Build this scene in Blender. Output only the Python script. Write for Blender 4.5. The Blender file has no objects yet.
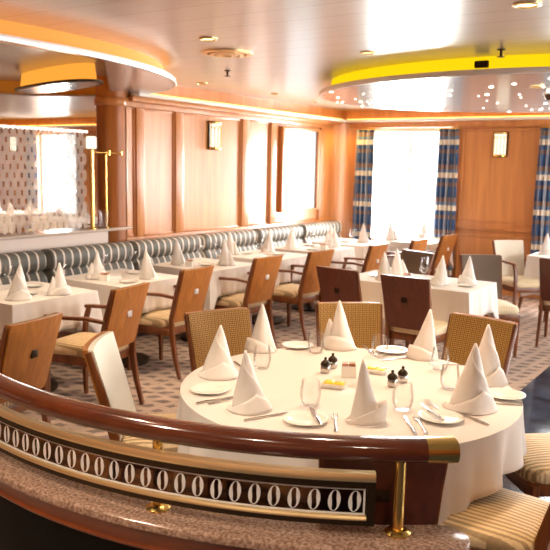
import bpy, bmesh, math, random
from mathutils import Vector, Matrix
random.seed(7)
PI = math.pi
scn = bpy.context.scene
COL = scn.collection

# ------------------------------------------------------------------ materials
def lin(c):
    c = c / 255.0
    return c / 12.92 if c <= 0.04045 else ((c + 0.055) / 1.055) ** 2.4
def rgb(r, g, b): return (lin(r), lin(g), lin(b), 1.0)

def new_mat(name):
    m = bpy.data.materials.new(name); m.use_nodes = True
    nt = m.node_tree
    return m, nt, nt.nodes['Principled BSDF']
def N(nt, t, **kw):
    n = nt.nodes.new(t)
    for k, v in kw.items(): setattr(n, k, v)
    return n
def L(nt, a, b): nt.links.new(a, b)
def math_n(nt, op, a, b=None, c=None):
    n = N(nt, 'ShaderNodeMath', operation=op)
    for i, v in enumerate((a, b, c)):
        if v is None: continue
        if isinstance(v, (int, float)): n.inputs[i].default_value = v
        else: L(nt, v, n.inputs[i])
    return n.outputs[0]
def mixc(nt, fac, a, b):
    n = N(nt, 'ShaderNodeMix', data_type='RGBA')
    if isinstance(fac, (int, float)): n.inputs[0].default_value = fac
    else: L(nt, fac, n.inputs[0])
    for i, v in ((6, a), (7, b)):
        if isinstance(v, tuple): n.inputs[i].default_value = v
        else: L(nt, v, n.inputs[i])
    return n.outputs[2]
def obj_xyz(nt, scale=(1, 1, 1), rot=(0, 0, 0), world=False):
    if world: src = N(nt, 'ShaderNodeNewGeometry').outputs['Position']
    else: src = N(nt, 'ShaderNodeTexCoord').outputs['Object']
    mp = N(nt, 'ShaderNodeMapping'); L(nt, src, mp.inputs[0])
    mp.inputs['Scale'].default_value = scale; mp.inputs['Rotation'].default_value = rot
    return mp.outputs[0]
def sep(nt, v):
    s = N(nt, 'ShaderNodeSeparateXYZ'); L(nt, v, s.inputs[0]); return s.outputs
def bump(nt, h, bsdf, strength=0.3, dist=0.002):
    b = N(nt, 'ShaderNodeBump'); b.inputs['Strength'].default_value = strength; b.inputs['Distance'].default_value = dist
    L(nt, h, b.inputs['Height']); L(nt, b.outputs[0], bsdf.inputs['Normal'])

def plain(name, col, rough=0.5, metal=0.0, spec=0.5, noise=0.0, coat=0.0, nscale=20):
    m, nt, b = new_mat(name)
    b.inputs['Base Color'].default_value = col
    b.inputs['Roughness'].default_value = rough; b.inputs['Metallic'].default_value = metal
    b.inputs['Specular IOR Level'].default_value = spec; b.inputs['Coat Weight'].default_value = coat
    b.inputs['Coat Roughness'].default_value = 0.08
    if noise:
        n = N(nt, 'ShaderNodeTexNoise'); n.inputs['Scale'].default_value = nscale
        L(nt, obj_xyz(nt), n.inputs[0])
        d = tuple(c * (1 - noise) for c in col[:3]) + (1,)
        L(nt, mixc(nt, n.outputs[0], d, col), b.inputs['Base Color'])
    return m
def wood(name, c1, c2, rough=0.3, scale=(30, 30, 1.5), coat=0.0, spec=0.5, world=False):
    m, nt, b = new_mat(name)
    n = N(nt, 'ShaderNodeTexNoise'); n.inputs['Scale'].default_value = 1.0; n.inputs['Detail'].default_value = 4
    n.inputs['Distortion'].default_value = 0.6
    L(nt, obj_xyz(nt, scale, world=world), n.inputs[0])
    r = N(nt, 'ShaderNodeValToRGB'); L(nt, n.outputs[0], r.inputs[0])
    r.color_ramp.elements[0].position = 0.3; r.color_ramp.elements[0].color = c1
    r.color_ramp.elements[1].position = 0.7; r.color_ramp.elements[1].color = c2
    L(nt, r.outputs[0], b.inputs['Base Color'])
    b.inputs['Roughness'].default_value = rough; b.inputs['Coat Weight'].default_value = coat
    b.inputs['Coat Roughness'].default_value = 0.1 if rough < 0.2 else 0.28; b.inputs['Specular IOR Level'].default_value = spec
    return m
def emit(name, col, s):
    m = bpy.data.materials.new(name); m.use_nodes = True; nt = m.node_tree
    nt.nodes.remove(nt.nodes['Principled BSDF'])
    e = N(nt, 'ShaderNodeEmission'); e.inputs[0].default_value = col; e.inputs[1].default_value = s
    L(nt, e.outputs[0], nt.nodes['Material Output'].inputs[0]); return m
def glass(name, tint=(1, 1, 1, 1), rough=0.02, body=0.0):
    # thin clear glass: straight-through transparency plus a fresnel reflection
    m = bpy.data.materials.new(name); m.use_nodes = True; nt = m.node_tree
    nt.nodes.remove(nt.nodes['Principled BSDF'])
    t = N(nt, 'ShaderNodeBsdfTransparent'); t.inputs[0].default_value = tint
    g = N(nt, 'ShaderNodeBsdfGlossy'); g.inputs['Roughness'].default_value = rough
    lw = N(nt, 'ShaderNodeLayerWeight'); lw.inputs[0].default_value = 0.22
    f = math_n(nt, 'ADD', math_n(nt, 'MULTIPLY', lw.outputs['Fresnel'], 0.5), body)
    mx = N(nt, 'ShaderNodeMixShader'); L(nt, f, mx.inputs[0]); L(nt, t.outputs[0], mx.inputs[1]); L(nt, g.outputs[0], mx.inputs[2])
    L(nt, mx.outputs[0], nt.nodes['Material Output'].inputs[0]); return m

M = {}
M['wall_wood'] = wood('honey wall veneer', rgb(192, 122, 66), rgb(216, 146, 84), 0.34, (14, 14, 1.0), coat=0.35, spec=0.6)
M['trim_wood'] = wood('wall moulding wood', rgb(186, 116, 60), rgb(208, 138, 76), 0.32, (14, 14, 1.0), coat=0.35, spec=0.6)
M['pillar_wood'] = wood('pillar veneer', rgb(158, 90, 38), rgb(190, 114, 52), 0.35, (14, 14, 1.0))
M['chair_wood'] = wood('cherry chair veneer', rgb(156, 94, 38), rgb(186, 116, 50), 0.36, (26, 26, 2.0))
M['chair_frame'] = wood('walnut chair frame', rgb(104, 56, 26), rgb(134, 76, 36), 0.32, (30, 30, 3.0))
M['dark_veneer'] = wood('mahogany chair veneer', rgb(90, 42, 26), rgb(110, 54, 34), 0.36, (26, 26, 2.0))
M['rail_wood'] = wood('lacquered mahogany rail', rgb(74, 32, 15), rgb(98, 44, 20), 0.16, (6, 6, 30), coat=0.6)
M['mould_wood'] = wood('red lacquer moulding', rgb(104, 48, 22), rgb(130, 62, 28), 0.3, (6, 6, 30))
M['black'] = plain('unlit wall black', rgb(5, 5, 5), 0.5, spec=0.1)  # near black puts the low wall's unlit shade into its colour
M['bronze'] = plain('dark bronze', rgb(58, 44, 28), 0.35, 0.7)
M['brass'] = plain('polished brass', rgb(232, 190, 108), 0.24, 1.0)
M['pale_brass'] = plain('satin pale brass', rgb(232, 202, 150), 0.32, 0.85)
M['silver'] = plain('silver', rgb(196, 190, 184), 0.14, 1.0)
M['dark_metal'] = plain('dark chrome', rgb(110, 102, 96), 0.2, 1.0)
M['linen'] = plain('white table linen', rgb(233, 222, 212), 0.75, spec=0.25, noise=0.03)
M['skirt'] = plain('pale rose linen', rgb(236, 218, 206), 0.8, spec=0.2, noise=0.03)
M['napkin'] = plain('starched napkin linen', rgb(238, 230, 222), 0.7, spec=0.3, noise=0.03)
M['china'] = plain('white china', rgb(246, 240, 228), 0.15, coat=0.3)
M['butter'] = plain('yellow butter', rgb(250, 205, 50), 0.4)
M['pink_paper'] = plain('pink sugar packets', rgb(226, 160, 140), 0.6)
M['brown_paper'] = plain('brown sugar packets', rgb(176, 110, 66), 0.6)
M['white_paint'] = plain('white painted trim', rgb(245, 240, 232), 0.4)
M['plate_rim'] = plain('silver ceiling trim', rgb(232, 226, 222), 0.3, 0.3)
M['glass'] = glass('clear glass', (1, 1, 1, 1), 0.05, 0.035)
M['pane'] = glass('clear pane', (0.97, 0.98, 0.98, 1), 0.02, 0.02)
def frosted():
    m = bpy.data.materials.new('frosted oval etching'); m.use_nodes = True; nt = m.node_tree; b = nt.nodes['Principled BSDF']
    b.inputs['Base Color'].default_value = rgb(244, 222, 204); b.inputs['Roughness'].default_value = 0.5
    t = N(nt, 'ShaderNodeBsdfTransparent'); mx = N(nt, 'ShaderNodeMixShader'); mx.inputs[0].default_value = 0.32
    L(nt, t.outputs[0], mx.inputs[1]); L(nt, b.outputs[0], mx.inputs[2]); L(nt, mx.outputs[0], nt.nodes['Material Output'].inputs[0]); return m
M['frosted'] = frosted()
def etched():
    m = bpy.data.materials.new('white etched glass'); m.use_nodes = True; nt = m.node_tree; b = nt.nodes['Principled BSDF']
    b.inputs['Base Color'].default_value = rgb(252, 250, 246); b.inputs['Roughness'].default_value = 0.5
    t = N(nt, 'ShaderNodeBsdfTranslucent'); t.inputs[0].default_value = rgb(252, 250, 246)
    mx = N(nt, 'ShaderNodeMixShader'); mx.inputs[0].default_value = 0.5
    L(nt, b.outputs[0], mx.inputs[1]); L(nt, t.outputs[0], mx.inputs[2]); L(nt, mx.outputs[0], nt.nodes['Material Output'].inputs[0]); return m
M['etched'] = etched()
M['bronze_pane'] = glass('bronze tinted pane', (0.42, 0.29, 0.18, 1), 0.02, 0.01)
M['amber_glow_paint'] = plain('painted amber cove glow', rgb(255, 176, 60), 0.5)  # amber glow of the cove painted into the drum's colour
M['tray_glow'] = emit('stand-in amber tray glow', rgb(255, 165, 60), 0.75)
M['led_yellow'] = emit('yellow cove light', rgb(255, 205, 15), 0.8)
M['led_warm'] = emit('warm cove light', rgb(255, 190, 90), 3.0)
M['led_amber'] = emit('amber cove light', rgb(255, 152, 56), 1.3)
M['star'] = emit('star light', rgb(255, 246, 226), 6.0)
M['lamp_glass'] = emit('lamp glass', rgb(255, 242, 214), 1.1)
M['spot_face'] = emit('lit lamp face', rgb(255, 214, 140), 5.0)
M['print'] = plain('pale blue print', rgb(190, 204, 218), 0.4, noise=0.06, nscale=3)
M['blackhole'] = plain('vent recess', rgb(60, 50, 44), 0.7)
M['mirror_silver'] = plain('dull silver', rgb(190, 184, 176), 0.35, 0.9)

# woven upholstery: a small check with dark dots
def woven(name, base, dark, alt, size=0.011, strip=False):
    m, nt, b = new_mat(name)
    x, y, z = sep(nt, obj_xyz(nt, (1 / size, 1 / size, 1 / size)))
    v = y if strip else z
    fx = math_n(nt, 'SINE', math_n(nt, 'MULTIPLY', x, 2 * PI * 0.5))
    fy = math_n(nt, 'SINE', math_n(nt, 'MULTIPLY', v, 2 * PI * 0.5))
    p = math_n(nt, 'MULTIPLY', fx, fy)
    dots = math_n(nt, 'GREATER_THAN', math_n(nt, 'ABSOLUTE', p), 0.55)
    rib = math_n(nt, 'GREATER_THAN', fx, 0.1)
    c = mixc(nt, rib, base, alt)
    c = mixc(nt, dots, c, dark) if not strip else mixc(nt, math_n(nt, 'MULTIPLY', rib, 0.75), base, dark)
    L(nt, c, b.inputs['Base Color']); b.inputs['Roughness'].default_value = 0.62
    b.inputs['Specular IOR Level'].default_value = 0.45
    bump(nt, p, b, 0.5, 0.002)
    return m
M['woven'] = woven('tan woven upholstery', rgb(196, 146, 70), rgb(92, 64, 28), rgb(182, 132, 60))
M['woven_shaded'] = woven('shaded woven upholstery', rgb(130, 110, 92), rgb(96, 80, 66), rgb(122, 100, 84))  # darker copy of the tan weave, painting the shade on backlit pads
M['woven_cream_gleam'] = woven('cream and window-gleam woven upholstery', rgb(242, 234, 216), rgb(216, 204, 182), rgb(236, 226, 206))  # cream weave; also paints a window gleam on one chair back
M['seat'] = woven('ribbed tan seat fabric', rgb(226, 196, 152), rgb(146, 116, 78), rgb(214, 180, 130), 0.012, True)
M['seat_cream'] = woven('cream seat fabric', rgb(240, 222, 186), rgb(220, 196, 156), rgb(234, 214, 176), 0.012, True)

def make_banquette_mat():
    m, nt, b = new_mat('striped banquette fabric')
    x, y, z = sep(nt, obj_xyz(nt, world=True))
    f = math_n(nt, 'FRACT', math_n(nt, 'MULTIPLY', y, 1 / 0.098))
    r = N(nt, 'ShaderNodeValToRGB'); L(nt, f, r.inputs[0]); cr = r.color_ramp; cr.interpolation = 'CONSTANT'
    dk, wh, tn = rgb(100, 96, 86), rgb(238, 228, 214), rgb(160, 134, 112)
    cr.elements[0].position = 0; cr.elements[0].color = dk
    cr.elements[1].position = 0.66; cr.elements[1].color = wh
    for p, c in ((0.82, tn), (0.9, dk)):
        e = cr.elements.new(p); e.color = c
    L(nt, r.outputs[0], b.inputs['Base Color']); b.inputs['Roughness'].default_value = 0.5
    b.inputs['Specular IOR Level'].default_value = 0.4
    return m
M['banquette'] = make_banquette_mat()

def make_curtain_mat():
    m, nt, b = new_mat('blue plaid curtain')
    x, y, z = sep(nt, obj_xyz(nt, world=True))
    f = math_n(nt, 'FRACT', math_n(nt, 'MULTIPLY', z, 1 / 0.46))
    r = N(nt, 'ShaderNodeValToRGB'); L(nt, f, r.inputs[0]); cr = r.color_ramp; cr.interpolation = 'CONSTANT'
    cols = [(0, rgb(48, 80, 122)), (0.2, rgb(120, 92, 84)), (0.32, rgb(48, 80, 122)), (0.46, rgb(224, 208, 184)), (0.62, rgb(96, 118, 150)), (0.72, rgb(132, 100, 88)), (0.86, rgb(40, 72, 112))]
    cr.elements[0].color = cols[0][1]; cr.elements[1].position = cols[1][0]; cr.elements[1].color = cols[1][1]
    for p, c in cols[2:]:
        e = cr.elements.new(p); e.color = c
    s = math_n(nt, 'GREATER_THAN', math_n(nt, 'SINE', math_n(nt, 'MULTIPLY', x, 2 * PI / 0.09)), 0.45)
    c = mixc(nt, math_n(nt, 'MULTIPLY', s, 0.35), r.outputs[0], rgb(214, 214, 214))
    L(nt, c, b.inputs['Base Color']); b.inputs['Roughness'].default_value = 0.8
    return m
M['curtain'] = make_curtain_mat()

def make_carpet():
    m, nt, b = new_mat('leaf spotted carpet')
    v = obj_xyz(nt, (1, 1, 1), (0, 0, -math.radians(34)), world=True)
    x, y, z = sep(nt, v)
    n1 = N(nt, 'ShaderNodeTexNoise'); n1.inputs['Scale'].default_value = 9.0; n1.inputs['Detail'].default_value = 3; L(nt, v, n1.inputs[0])
    row = math_n(nt, 'MULTIPLY', y, 1 / 0.105)
    rid = math_n(nt, 'FLOOR', row)
    xo = math_n(nt, 'ADD', math_n(nt, 'MULTIPLY', x, 1 / 0.17), math_n(nt, 'MULTIPLY', rid, 0.5))
    xo = math_n(nt, 'ADD', xo, math_n(nt, 'MULTIPLY', n1.outputs[0], 0.9))
    fx = math_n(nt, 'SUBTRACT', math_n(nt, 'FRACT', xo), 0.5)
    fy = math_n(nt, 'SUBTRACT', math_n(nt, 'FRACT', row), 0.5)
    d = math_n(nt, 'ADD', math_n(nt, 'MULTIPLY', math_n(nt, 'ABSOLUTE', fx), 1.0), math_n(nt, 'MULTIPLY', math_n(nt, 'ABSOLUTE', fy), 0.95))
    d = math_n(nt, 'ADD', d, math_n(nt, 'MULTIPLY', math_n(nt, 'SUBTRACT', n1.outputs[0], 0.5), 0.5))
    spot = math_n(nt, 'LESS_THAN', d, 0.37)
    n2 = N(nt, 'ShaderNodeTexNoise'); n2.inputs['Scale'].default_value = 60; L(nt, v, n2.inputs[0])
    base = mixc(nt, n2.outputs[0], rgb(172, 144, 126), rgb(200, 174, 154))
    c = mixc(nt, math_n(nt, 'MULTIPLY', spot, 0.72), base, rgb(98, 84, 82))
    L(nt, c, b.inputs['Base Color']); b.inputs['Roughness'].default_value = 0.9; b.inputs['Specular IOR Level'].default_value = 0.15
    return m
M['carpet'] = make_carpet()

def make_marble():
    m, nt, b = new_mat('polished dark stone')
    v = obj_xyz(nt, world=True)
    n = N(nt, 'ShaderNodeTexNoise'); n.inputs['Scale'].default_value = 5; n.inputs['Detail'].default_value = 8; L(nt, v, n.inputs[0])
    r = N(nt, 'ShaderNodeValToRGB'); L(nt, n.outputs[0], r.inputs[0])
    r.color_ramp.elements[0].position = 0.35; r.color_ramp.elements[0].color = rgb(34, 40, 52)
    r.color_ramp.elements[1].position = 0.7; r.color_ramp.elements[1].color = rgb(72, 84, 104)
    L(nt, r.outputs[0], b.inputs['Base Color']); b.inputs['Roughness'].default_value = 0.12
    return m
M['marble'] = make_marble()

def make_granite():
    m, nt, b = new_mat('brown granite')
    v = obj_xyz(nt, world=True)
    n = N(nt, 'ShaderNodeTexVoronoi'); n.inputs['Scale'].default_value = 260; L(nt, v, n.inputs[0])
    n2 = N(nt, 'ShaderNodeTexNoise'); n2.inputs['Scale'].default_value = 95; n2.inputs['Detail'].default_value = 5; L(nt, v, n2.inputs[0])
    r = N(nt, 'ShaderNodeValToRGB'); L(nt, n2.outputs[0], r.inputs[0])
    r.color_ramp.elements[0].position = 0.36; r.color_ramp.elements[0].color = rgb(112, 82, 64)
    r.color_ramp.elements[1].position = 0.66; r.color_ramp.elements[1].color = rgb(188, 156, 136)
    bw = N(nt, 'ShaderNodeRGBToBW'); L(nt, n.outputs['Color'], bw.inputs[0])
    c = mixc(nt, math_n(nt, 'MULTIPLY', bw.outputs[0], 0.5), r.outputs[0], rgb(128, 92, 70))
    L(nt, c, b.inputs['Base Color']); b.inputs['Roughness'].default_value = 0.18
    return m
M['granite'] = make_granite()
M['pale_stone'] = plain('pale polished stone', rgb(206, 186, 170), 0.2, noise=0.12)

def make_ceiling():
    m, nt, b = new_mat('brushed metal ceiling planks')
    v = obj_xyz(nt, world=True); x, y, z = sep(nt, v)
    f = math_n(nt, 'FRACT', math_n(nt, 'MULTIPLY', y, 1 / 0.3))
    seam = math_n(nt, 'LESS_THAN', f, 0.03)
    n = N(nt, 'ShaderNodeTexNoise'); n.inputs['Scale'].default_value = 1.0; n.inputs['Detail'].default_value = 3
    L(nt, obj_xyz(nt, (1.2, 40, 1), world=True), n.inputs[0])
    base = mixc(nt, n.outputs[0], rgb(184, 180, 175), rgb(208, 205, 200))
    c = mixc(nt, math_n(nt, 'MULTIPLY', seam, 0.5), base, rgb(120, 100, 86))
    L(nt, c, b.inputs['Base Color'])
    b.inputs['Metallic'].default_value = 0.45; b.inputs['Roughness'].default_value = 0.28
    return m
M['ceiling'] = make_ceiling()
M['disc'] = plain('satin silver disc', rgb(196, 194, 194), 0.2, 0.5)

# ------------------------------------------------------------------ mesh builder
class MB:
    def __init__(s): s.v = []; s.f = []; s.mi = []; s.cur = 0
    def _add(s, vs, fs, mi=None):
        o = len(s.v); s.v += [tuple(p) for p in vs]; s.f += [tuple(i + o for i in f) for f in fs]
        s.mi += [s.cur if mi is None else mi] * len(fs); return s
    def box(s, x0, x1, y0, y1, z0, z1, bev=0.0, mat=None):
        bm = bmesh.new(); bmesh.ops.create_cube(bm, size=1)
        for v in bm.verts:
            v.co = ((x0 + x1) / 2 + v.co.x * (x1 - x0), (y0 + y1) / 2 + v.co.y * (y1 - y0), (z0 + z1) / 2 + v.co.z * (z1 - z0))
        if bev: bmesh.ops.bevel(bm, geom=bm.edges[:], offset=bev, segments=2, affect='EDGES', profile=0.5)
        return s.bm(bm, mat)
    def bm(s, bm, mat=None):
        bm.verts.index_update()
        vs = [(mat @ v.co if mat else v.co.copy()) for v in bm.verts]
        fs = [[v.index for v in f.verts] for f in bm.faces]; bm.free(); return s._add(vs, fs)
    def sweep(s, rings, closed=True, caps=True, loop=False):
        n = len(rings[0]); vs = [p for r in rings for p in r]; fs = []; R_ = len(rings)
        for i in range(R_ if loop else R_ - 1):
            for j in range(n if closed else n - 1):
                a = i * n + j; b = i * n + (j + 1) % n; i2 = (i + 1) % R_
                fs.append((a, b, i2 * n + (j + 1) % n, i2 * n + j))
        if caps and closed and not loop:
            fs.append(tuple(range(n))[::-1]); fs.append(tuple((R_ - 1) * n + j for j in range(n)))
        return s._add(vs, fs)
    def lathe(s, prof, c=(0, 0, 0), n=24, caps=True):
        rings = [[(c[0] + r * math.cos(2 * PI * j / n), c[1] + r * math.sin(2 * PI * j / n), c[2] + z) for j in range(n)] for r, z in prof]
        return s.sweep(rings, caps=caps)
    def tube(s, pts, rad, n=10, caps=True, sx=1.0, sy=1.0):
        pts = [Vector(p) for p in pts]; rings = []
        if isinstance(rad, (int, float)): rad = [rad] * len(pts)
        for i, p in enumerate(pts):
            d = (pts[min(i + 1, len(pts) - 1)] - pts[max(i - 1, 0)]).normalized()
            up = Vector((0, 0, 1)) if abs(d.z) < 0.9 else Vector((0, 1, 0))
            a = d.cross(up).normalized(); b = a.cross(d).normalized()
            rings.append([tuple(p + a * (rad[i] * sx * math.cos(2 * PI * k / n)) + b * (rad[i] * sy * math.sin(2 * PI * k / n))) for k in range(n)])
        return s.sweep(rings, caps=caps)
    def bar(s, pts, w, d, n=4):
        # rectangular section bar; w across, d in the other direction (lists allowed)
        pts = [Vector(p) for p in pts]; rings = []
        for i, p in enumerate(pts):
            t = (pts[min(i + 1, len(pts) - 1)] - pts[max(i - 1, 0)]).normalized()
            up = Vector((0, 0, 1)) if abs(t.z) < 0.8 else Vector((0, 1, 0))
            a = t.cross(up).normalized(); b = a.cross(t).normalized()
            wi = w[i] if isinstance(w, list) else w; di = d[i] if isinstance(d, list) else d
            c = 0.28
            ring = []
            for sx, sy in ((1, 1 - c), (1 - c, 1), (-1 + c, 1), (-1, 1 - c), (-1, -1 + c), (-1 + c, -1), (1 - c, -1), (1, -1 + c)):
                ring.append(tuple(p + a * (wi / 2 * sx) + b * (di / 2 * sy)))
            rings.append(ring)
        return s.sweep(rings)
    def grid(s, fn, nu, nv, closed_u=False):
        vs = [fn(i / (nu if closed_u else nu - 1), j / (nv - 1)) for j in range(nv) for i in range(nu)]; fs = []
        for j in range(nv - 1):
            for i in range(nu if closed_u else nu - 1):
                i2 = (i + 1) % nu; fs.append((j * nu + i, j * nu + i2, (j + 1) * nu + i2, (j + 1) * nu + i))
        return s._add(vs, fs)
    def build(s, name, mat, parent=None, loc=None, angle=38, solid=0.0):
        me = bpy.data.meshes.new(name); me.from_pydata(s.v, [], s.f); me.update()
        bm = bmesh.new(); bm.from_mesh(me); bmesh.ops.recalc_face_normals(bm, faces=bm.faces[:]); bm.to_mesh(me); bm.free()
        me.polygons.foreach_set('use_smooth', [True] * len(me.polygons)); me.set_sharp_from_angle(angle=math.radians(angle))
        for mm in (mat if isinstance(mat, list) else [mat]): me.materials.append(mm)
        if isinstance(mat, list): me.polygons.foreach_set('material_index', s.mi)
        o = bpy.data.objects.new(name, me); COL.objects.link(o)
        if parent: o.parent = parent
        if loc: o.location = loc
        if solid:
            md = o.modifiers.new('Solidify', 'SOLIDIFY'); md.thickness = solid; md.offset = 0
        return o

def tag(o, label=None, cat=None, group=None, kind=None):
    if label: o['label'] = label
    if cat: o['category'] = cat
    if group: o['group'] = group
    if kind: o['kind'] = kind
    return o
def empty(name, loc=(0, 0, 0), rz=0.0):
    o = bpy.data.objects.new(name, None); COL.objects.link(o); o.location = loc; o.rotation_euler = (0, 0, rz)
    o.empty_display_size = 0.1; return o
KIDS = {}
def children(o): return [c for c in bpy.data.objects if c.parent == o]
def copy_tree(o, parent=None):
    key = o.name
    if key not in KIDS: KIDS[key] = children(o)
    c = o.copy(); COL.objects.link(c)
    if parent: c.parent = parent
    for ch in KIDS[key]: copy_tree(ch, c)
    return c
PROTO = {}
def place(kind, maker, loc, rz, label, cat, group, tilt=None):
    """first use moves the prototype itself, later uses copy it with its parts"""
    if kind not in PROTO: PROTO[kind] = o = maker()
    else: o = copy_tree(PROTO[kind])
    o.location = loc; o.rotation_euler = (tilt[0] if tilt else 0, tilt[1] if tilt else 0, rz)
    tag(o, label, cat, group); return o
def S(o): o['kind'] = 'structure'; return o

# ------------------------------------------------------------------ room shell
CEIL = 2.57; XW = -5.6; YF = 10.25
S(MB().box(-14.2, -1.5, -3, YF + 0.3, -0.1, 0).build('floor', M['carpet']))
mf = MB().box(-1.5, 5.2, -3, YF + 0.3, -0.1, 0); S(mf.build('floor_walkway', M['marble']))
S(MB().box(-14.2, 5.2, -3.2, YF + 0.3, CEIL, CEIL + 0.1).build('ceiling', M['ceiling']))

# far wall with its windows
WIN = [(-5.16, -3.86), (-2.46, -1.12), (0.3, 1.64), (2.9, 4.24), (-8.6, -7.4), (-12.78, -11.72)]
def window_wall():
    xs = sorted(WIN); mb = MB(); z0, z1 = 0.6, 2.29; x = -14.2
    mb.box(-14.2, 5.2, YF, YF + 0.25, 0, z0); mb.box(-14.2, 5.2, YF, YF + 0.25, z1, CEIL)
    for a, b in xs + [(5.2, 5.2)]:
        if a > x: mb.box(x, a, YF, YF + 0.25, z0, z1)
        x = b
    return mb.build('wall_far', M['wall_wood'])
wall_far = S(window_wall())
def panel_frame(mb, axis, pos, a0, a1, z0, z1, w=0.035, d=0.018):
    if axis == 'y':
        f = lambda p0, p1, q0, q1: mb.box(p0, p1, pos - d, pos, q0, q1, 0.006)
    else:
        f = lambda p0, p1, q0, q1: mb.box(pos, pos + d, p0, p1, q0, q1, 0.006)
    f(a0, a0 + w, z0, z1); f(a1 - w, a1, z0, z1); f(a0 + w, a1 - w, z1 - w, z1); f(a0 + w, a1 - w, z0, z0 + w)
mb = MB()
for a, b in ((-3.70, -2.60), (-0.95, 0.12), (1.8, 2.75)):
    panel_frame(mb, 'y', YF, a, b, 0.98, 2.28)
    panel_frame(mb, 'y', YF, a, b, 0.15, 0.82)
S(mb.build('trim_1', M['trim_wood']))
mb = MB()
for a, b in ((-3.8, -2.5), (-1.1, 0.28), (1.66, 2.88), (-5.55, -5.2)):
    mb.box(a, b, YF - 0.03, YF, 0.885, 0.925, 0.008); mb.box(a, b, YF - 0.02, YF, 0.85, 0.875, 0.006)
S(mb.build('trim_2', M['trim_wood']))

for i, (a, b) in enumerate(sorted(WIN)):
    w = empty('window_%d' % (i + 1), ((a + b) / 2, YF, 0.6)); S(w)
    c = (a + b) / 2; fr = MB(); h = (b - a) / 2
    for x0, x1, z0, z1 in ((-h, -h + 0.05, 0, 1.69), (h - 0.05, h, 0, 1.69), (-h, h, 0, 0.05), (-h, h, 1.64, 1.69), (-0.02, 0.02, 0.05, 1.64)):
        fr.box(x0, x1, 0.1, 0.16, z0, z1, 0.006)
    fr.build('window_frame', M['white_paint'], w)
    MB().box(-h + 0.04, h - 0.04, 0.125, 0.131, 0.04, 1.65).build('window_pane', M['pane'], w)
    MB().box(-h, h, -0.03, 0.1, -0.03, 0.0, 0.008).build('window_sill', M['white_paint'], w)

# left wall: stiles and rails stand 3 cm proud of recessed veneer panels
wl = MB()
wl.box(XW - 0.25, XW - 0.035, 5.6, YF, 0, CEIL)
wall_left = S(wl.build('wall_left', M['wall_wood']))
mb = MB()
for a, b in ((5.60, 5.64), (5.77, 5.89), (6.39, 6.53), (7.65, 7.80), (8.29, 8.43), (9.59, 10.24)):
    mb.box(XW - 0.035, XW, a, b, 0.93, 2.28, 0.004)
mb.box(XW - 0.035, XW, 5.6, 10.24, 0.0, 0.93, 0.004); mb.box(XW - 0.035, XW, 5.6, 10.24, 2.28, 2.37, 0.004)
S(mb.build('trim_3', M['trim_wood']))
mb = MB()
for a, b in ((5.64, 5.77), (5.89, 6.39), (6.53, 7.65), (7.80, 8.29), (8.43, 9.59)):
    panel_frame(mb, 'x', XW - 0.035, a, b, 0.93, 2.28, 0.022, 0.016)
S(mb.build('trim_4', M['trim_wood']))
# rounded pilaster in the far corner and rounded end pillar
mb = MB(); mb.grid(lambda u, v: (XW + 0.33 - 0.33 * math.cos(u * PI / 2), YF - 0.33 + 0.33 * math.sin(u * PI / 2), v * 2.37), 14, 2)
S(mb.build('wall_corner', M['wall_wood']))
mb = MB()
prof = [(XW, 5.6)] + [(-5.77 + 0.17 * math.cos(a), 5.6 + 0.17 * math.sin(a)) for a in [-i * PI / 20 for i in range(1, 21)]] + [(-5.94, 5.62), (XW, 5.62)]
mb.sweep([[(x, y, z) for x, y in prof] for z in (0, CEIL)])
S(mb.build('pillar', M['pillar_wood']))
mb = MB()
prof = [(XW + 0.012, 5.6)] + [(-5.77 + 0.182 * math.cos(a), 5.6 + 0.182 * math.sin(a)) for a in [-i * PI / 20 for i in range(1, 21)]]
mb.sweep([[(x, y, z) for x, y in prof] for z in (2.28, 2.36)], closed=False, caps=False)
S(mb.build('trim_5', M['trim_wood'], solid=0.01))
# low wall with shelf under the etched glass screen
S(MB().box(XW - 0.2, XW, -1.0, 5.35, 0, 1.02).build('wall_low', M['skirt']))
def shelf_x(y): return XW + 0.10 - 0.012 * (y - 3.5) ** 2
ys = [-1 + 6.65 * i / 30 for i in range(31)]
mb = MB(); mb.sweep([[(XW - 0.22, y, 1.02), (shelf_x(y), y, 1.02), (shelf_x(y) + 0.008, y, 1.033), (shelf_x(y), y, 1.047), (XW - 0.22, y, 1.047)] for y in ys])
S(mb.build('trim_6', M['pale_stone']))
# cornice along both walls and its hidden strip light
mb = MB()
mb.box(XW, XW + 0.13, 5.68, YF - 0.13, 2.385, 2.42, 0.006)
mb.box(XW, 5.2, YF - 0.13, YF, 2.385, 2.42, 0.006)
mb.box(-14.2, XW - 0.25, YF - 0.13, YF, 2.385, 2.42, 0.006)
S(mb.build('trim_7', M['white_paint']))
mb = MB()
mb.box(XW, XW + 0.06, 5.66, YF, 2.335, 2.385, 0.006); mb.box(XW, 5.2, YF - 0.06, YF, 2.30, 2.385, 0.006)
mb.box(-14.2, XW - 0.25, YF - 0.06, YF, 2.30, 2.385, 0.006)
S(mb.build('trim_8', M['trim_wood']))
cl = MB(); cl.box(XW + 0.03, XW + 0.06, 5.75, YF - 0.1, 2.421, 2.435); cl.box(XW + 0.1, 5.1, YF - 0.07, YF - 0.04, 2.421, 2.435)
cl.box(-14.0, XW - 0.3, YF - 0.07, YF - 0.04, 2.421, 2.435)
S(cl.build('trim_9', M['led_warm']))
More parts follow.
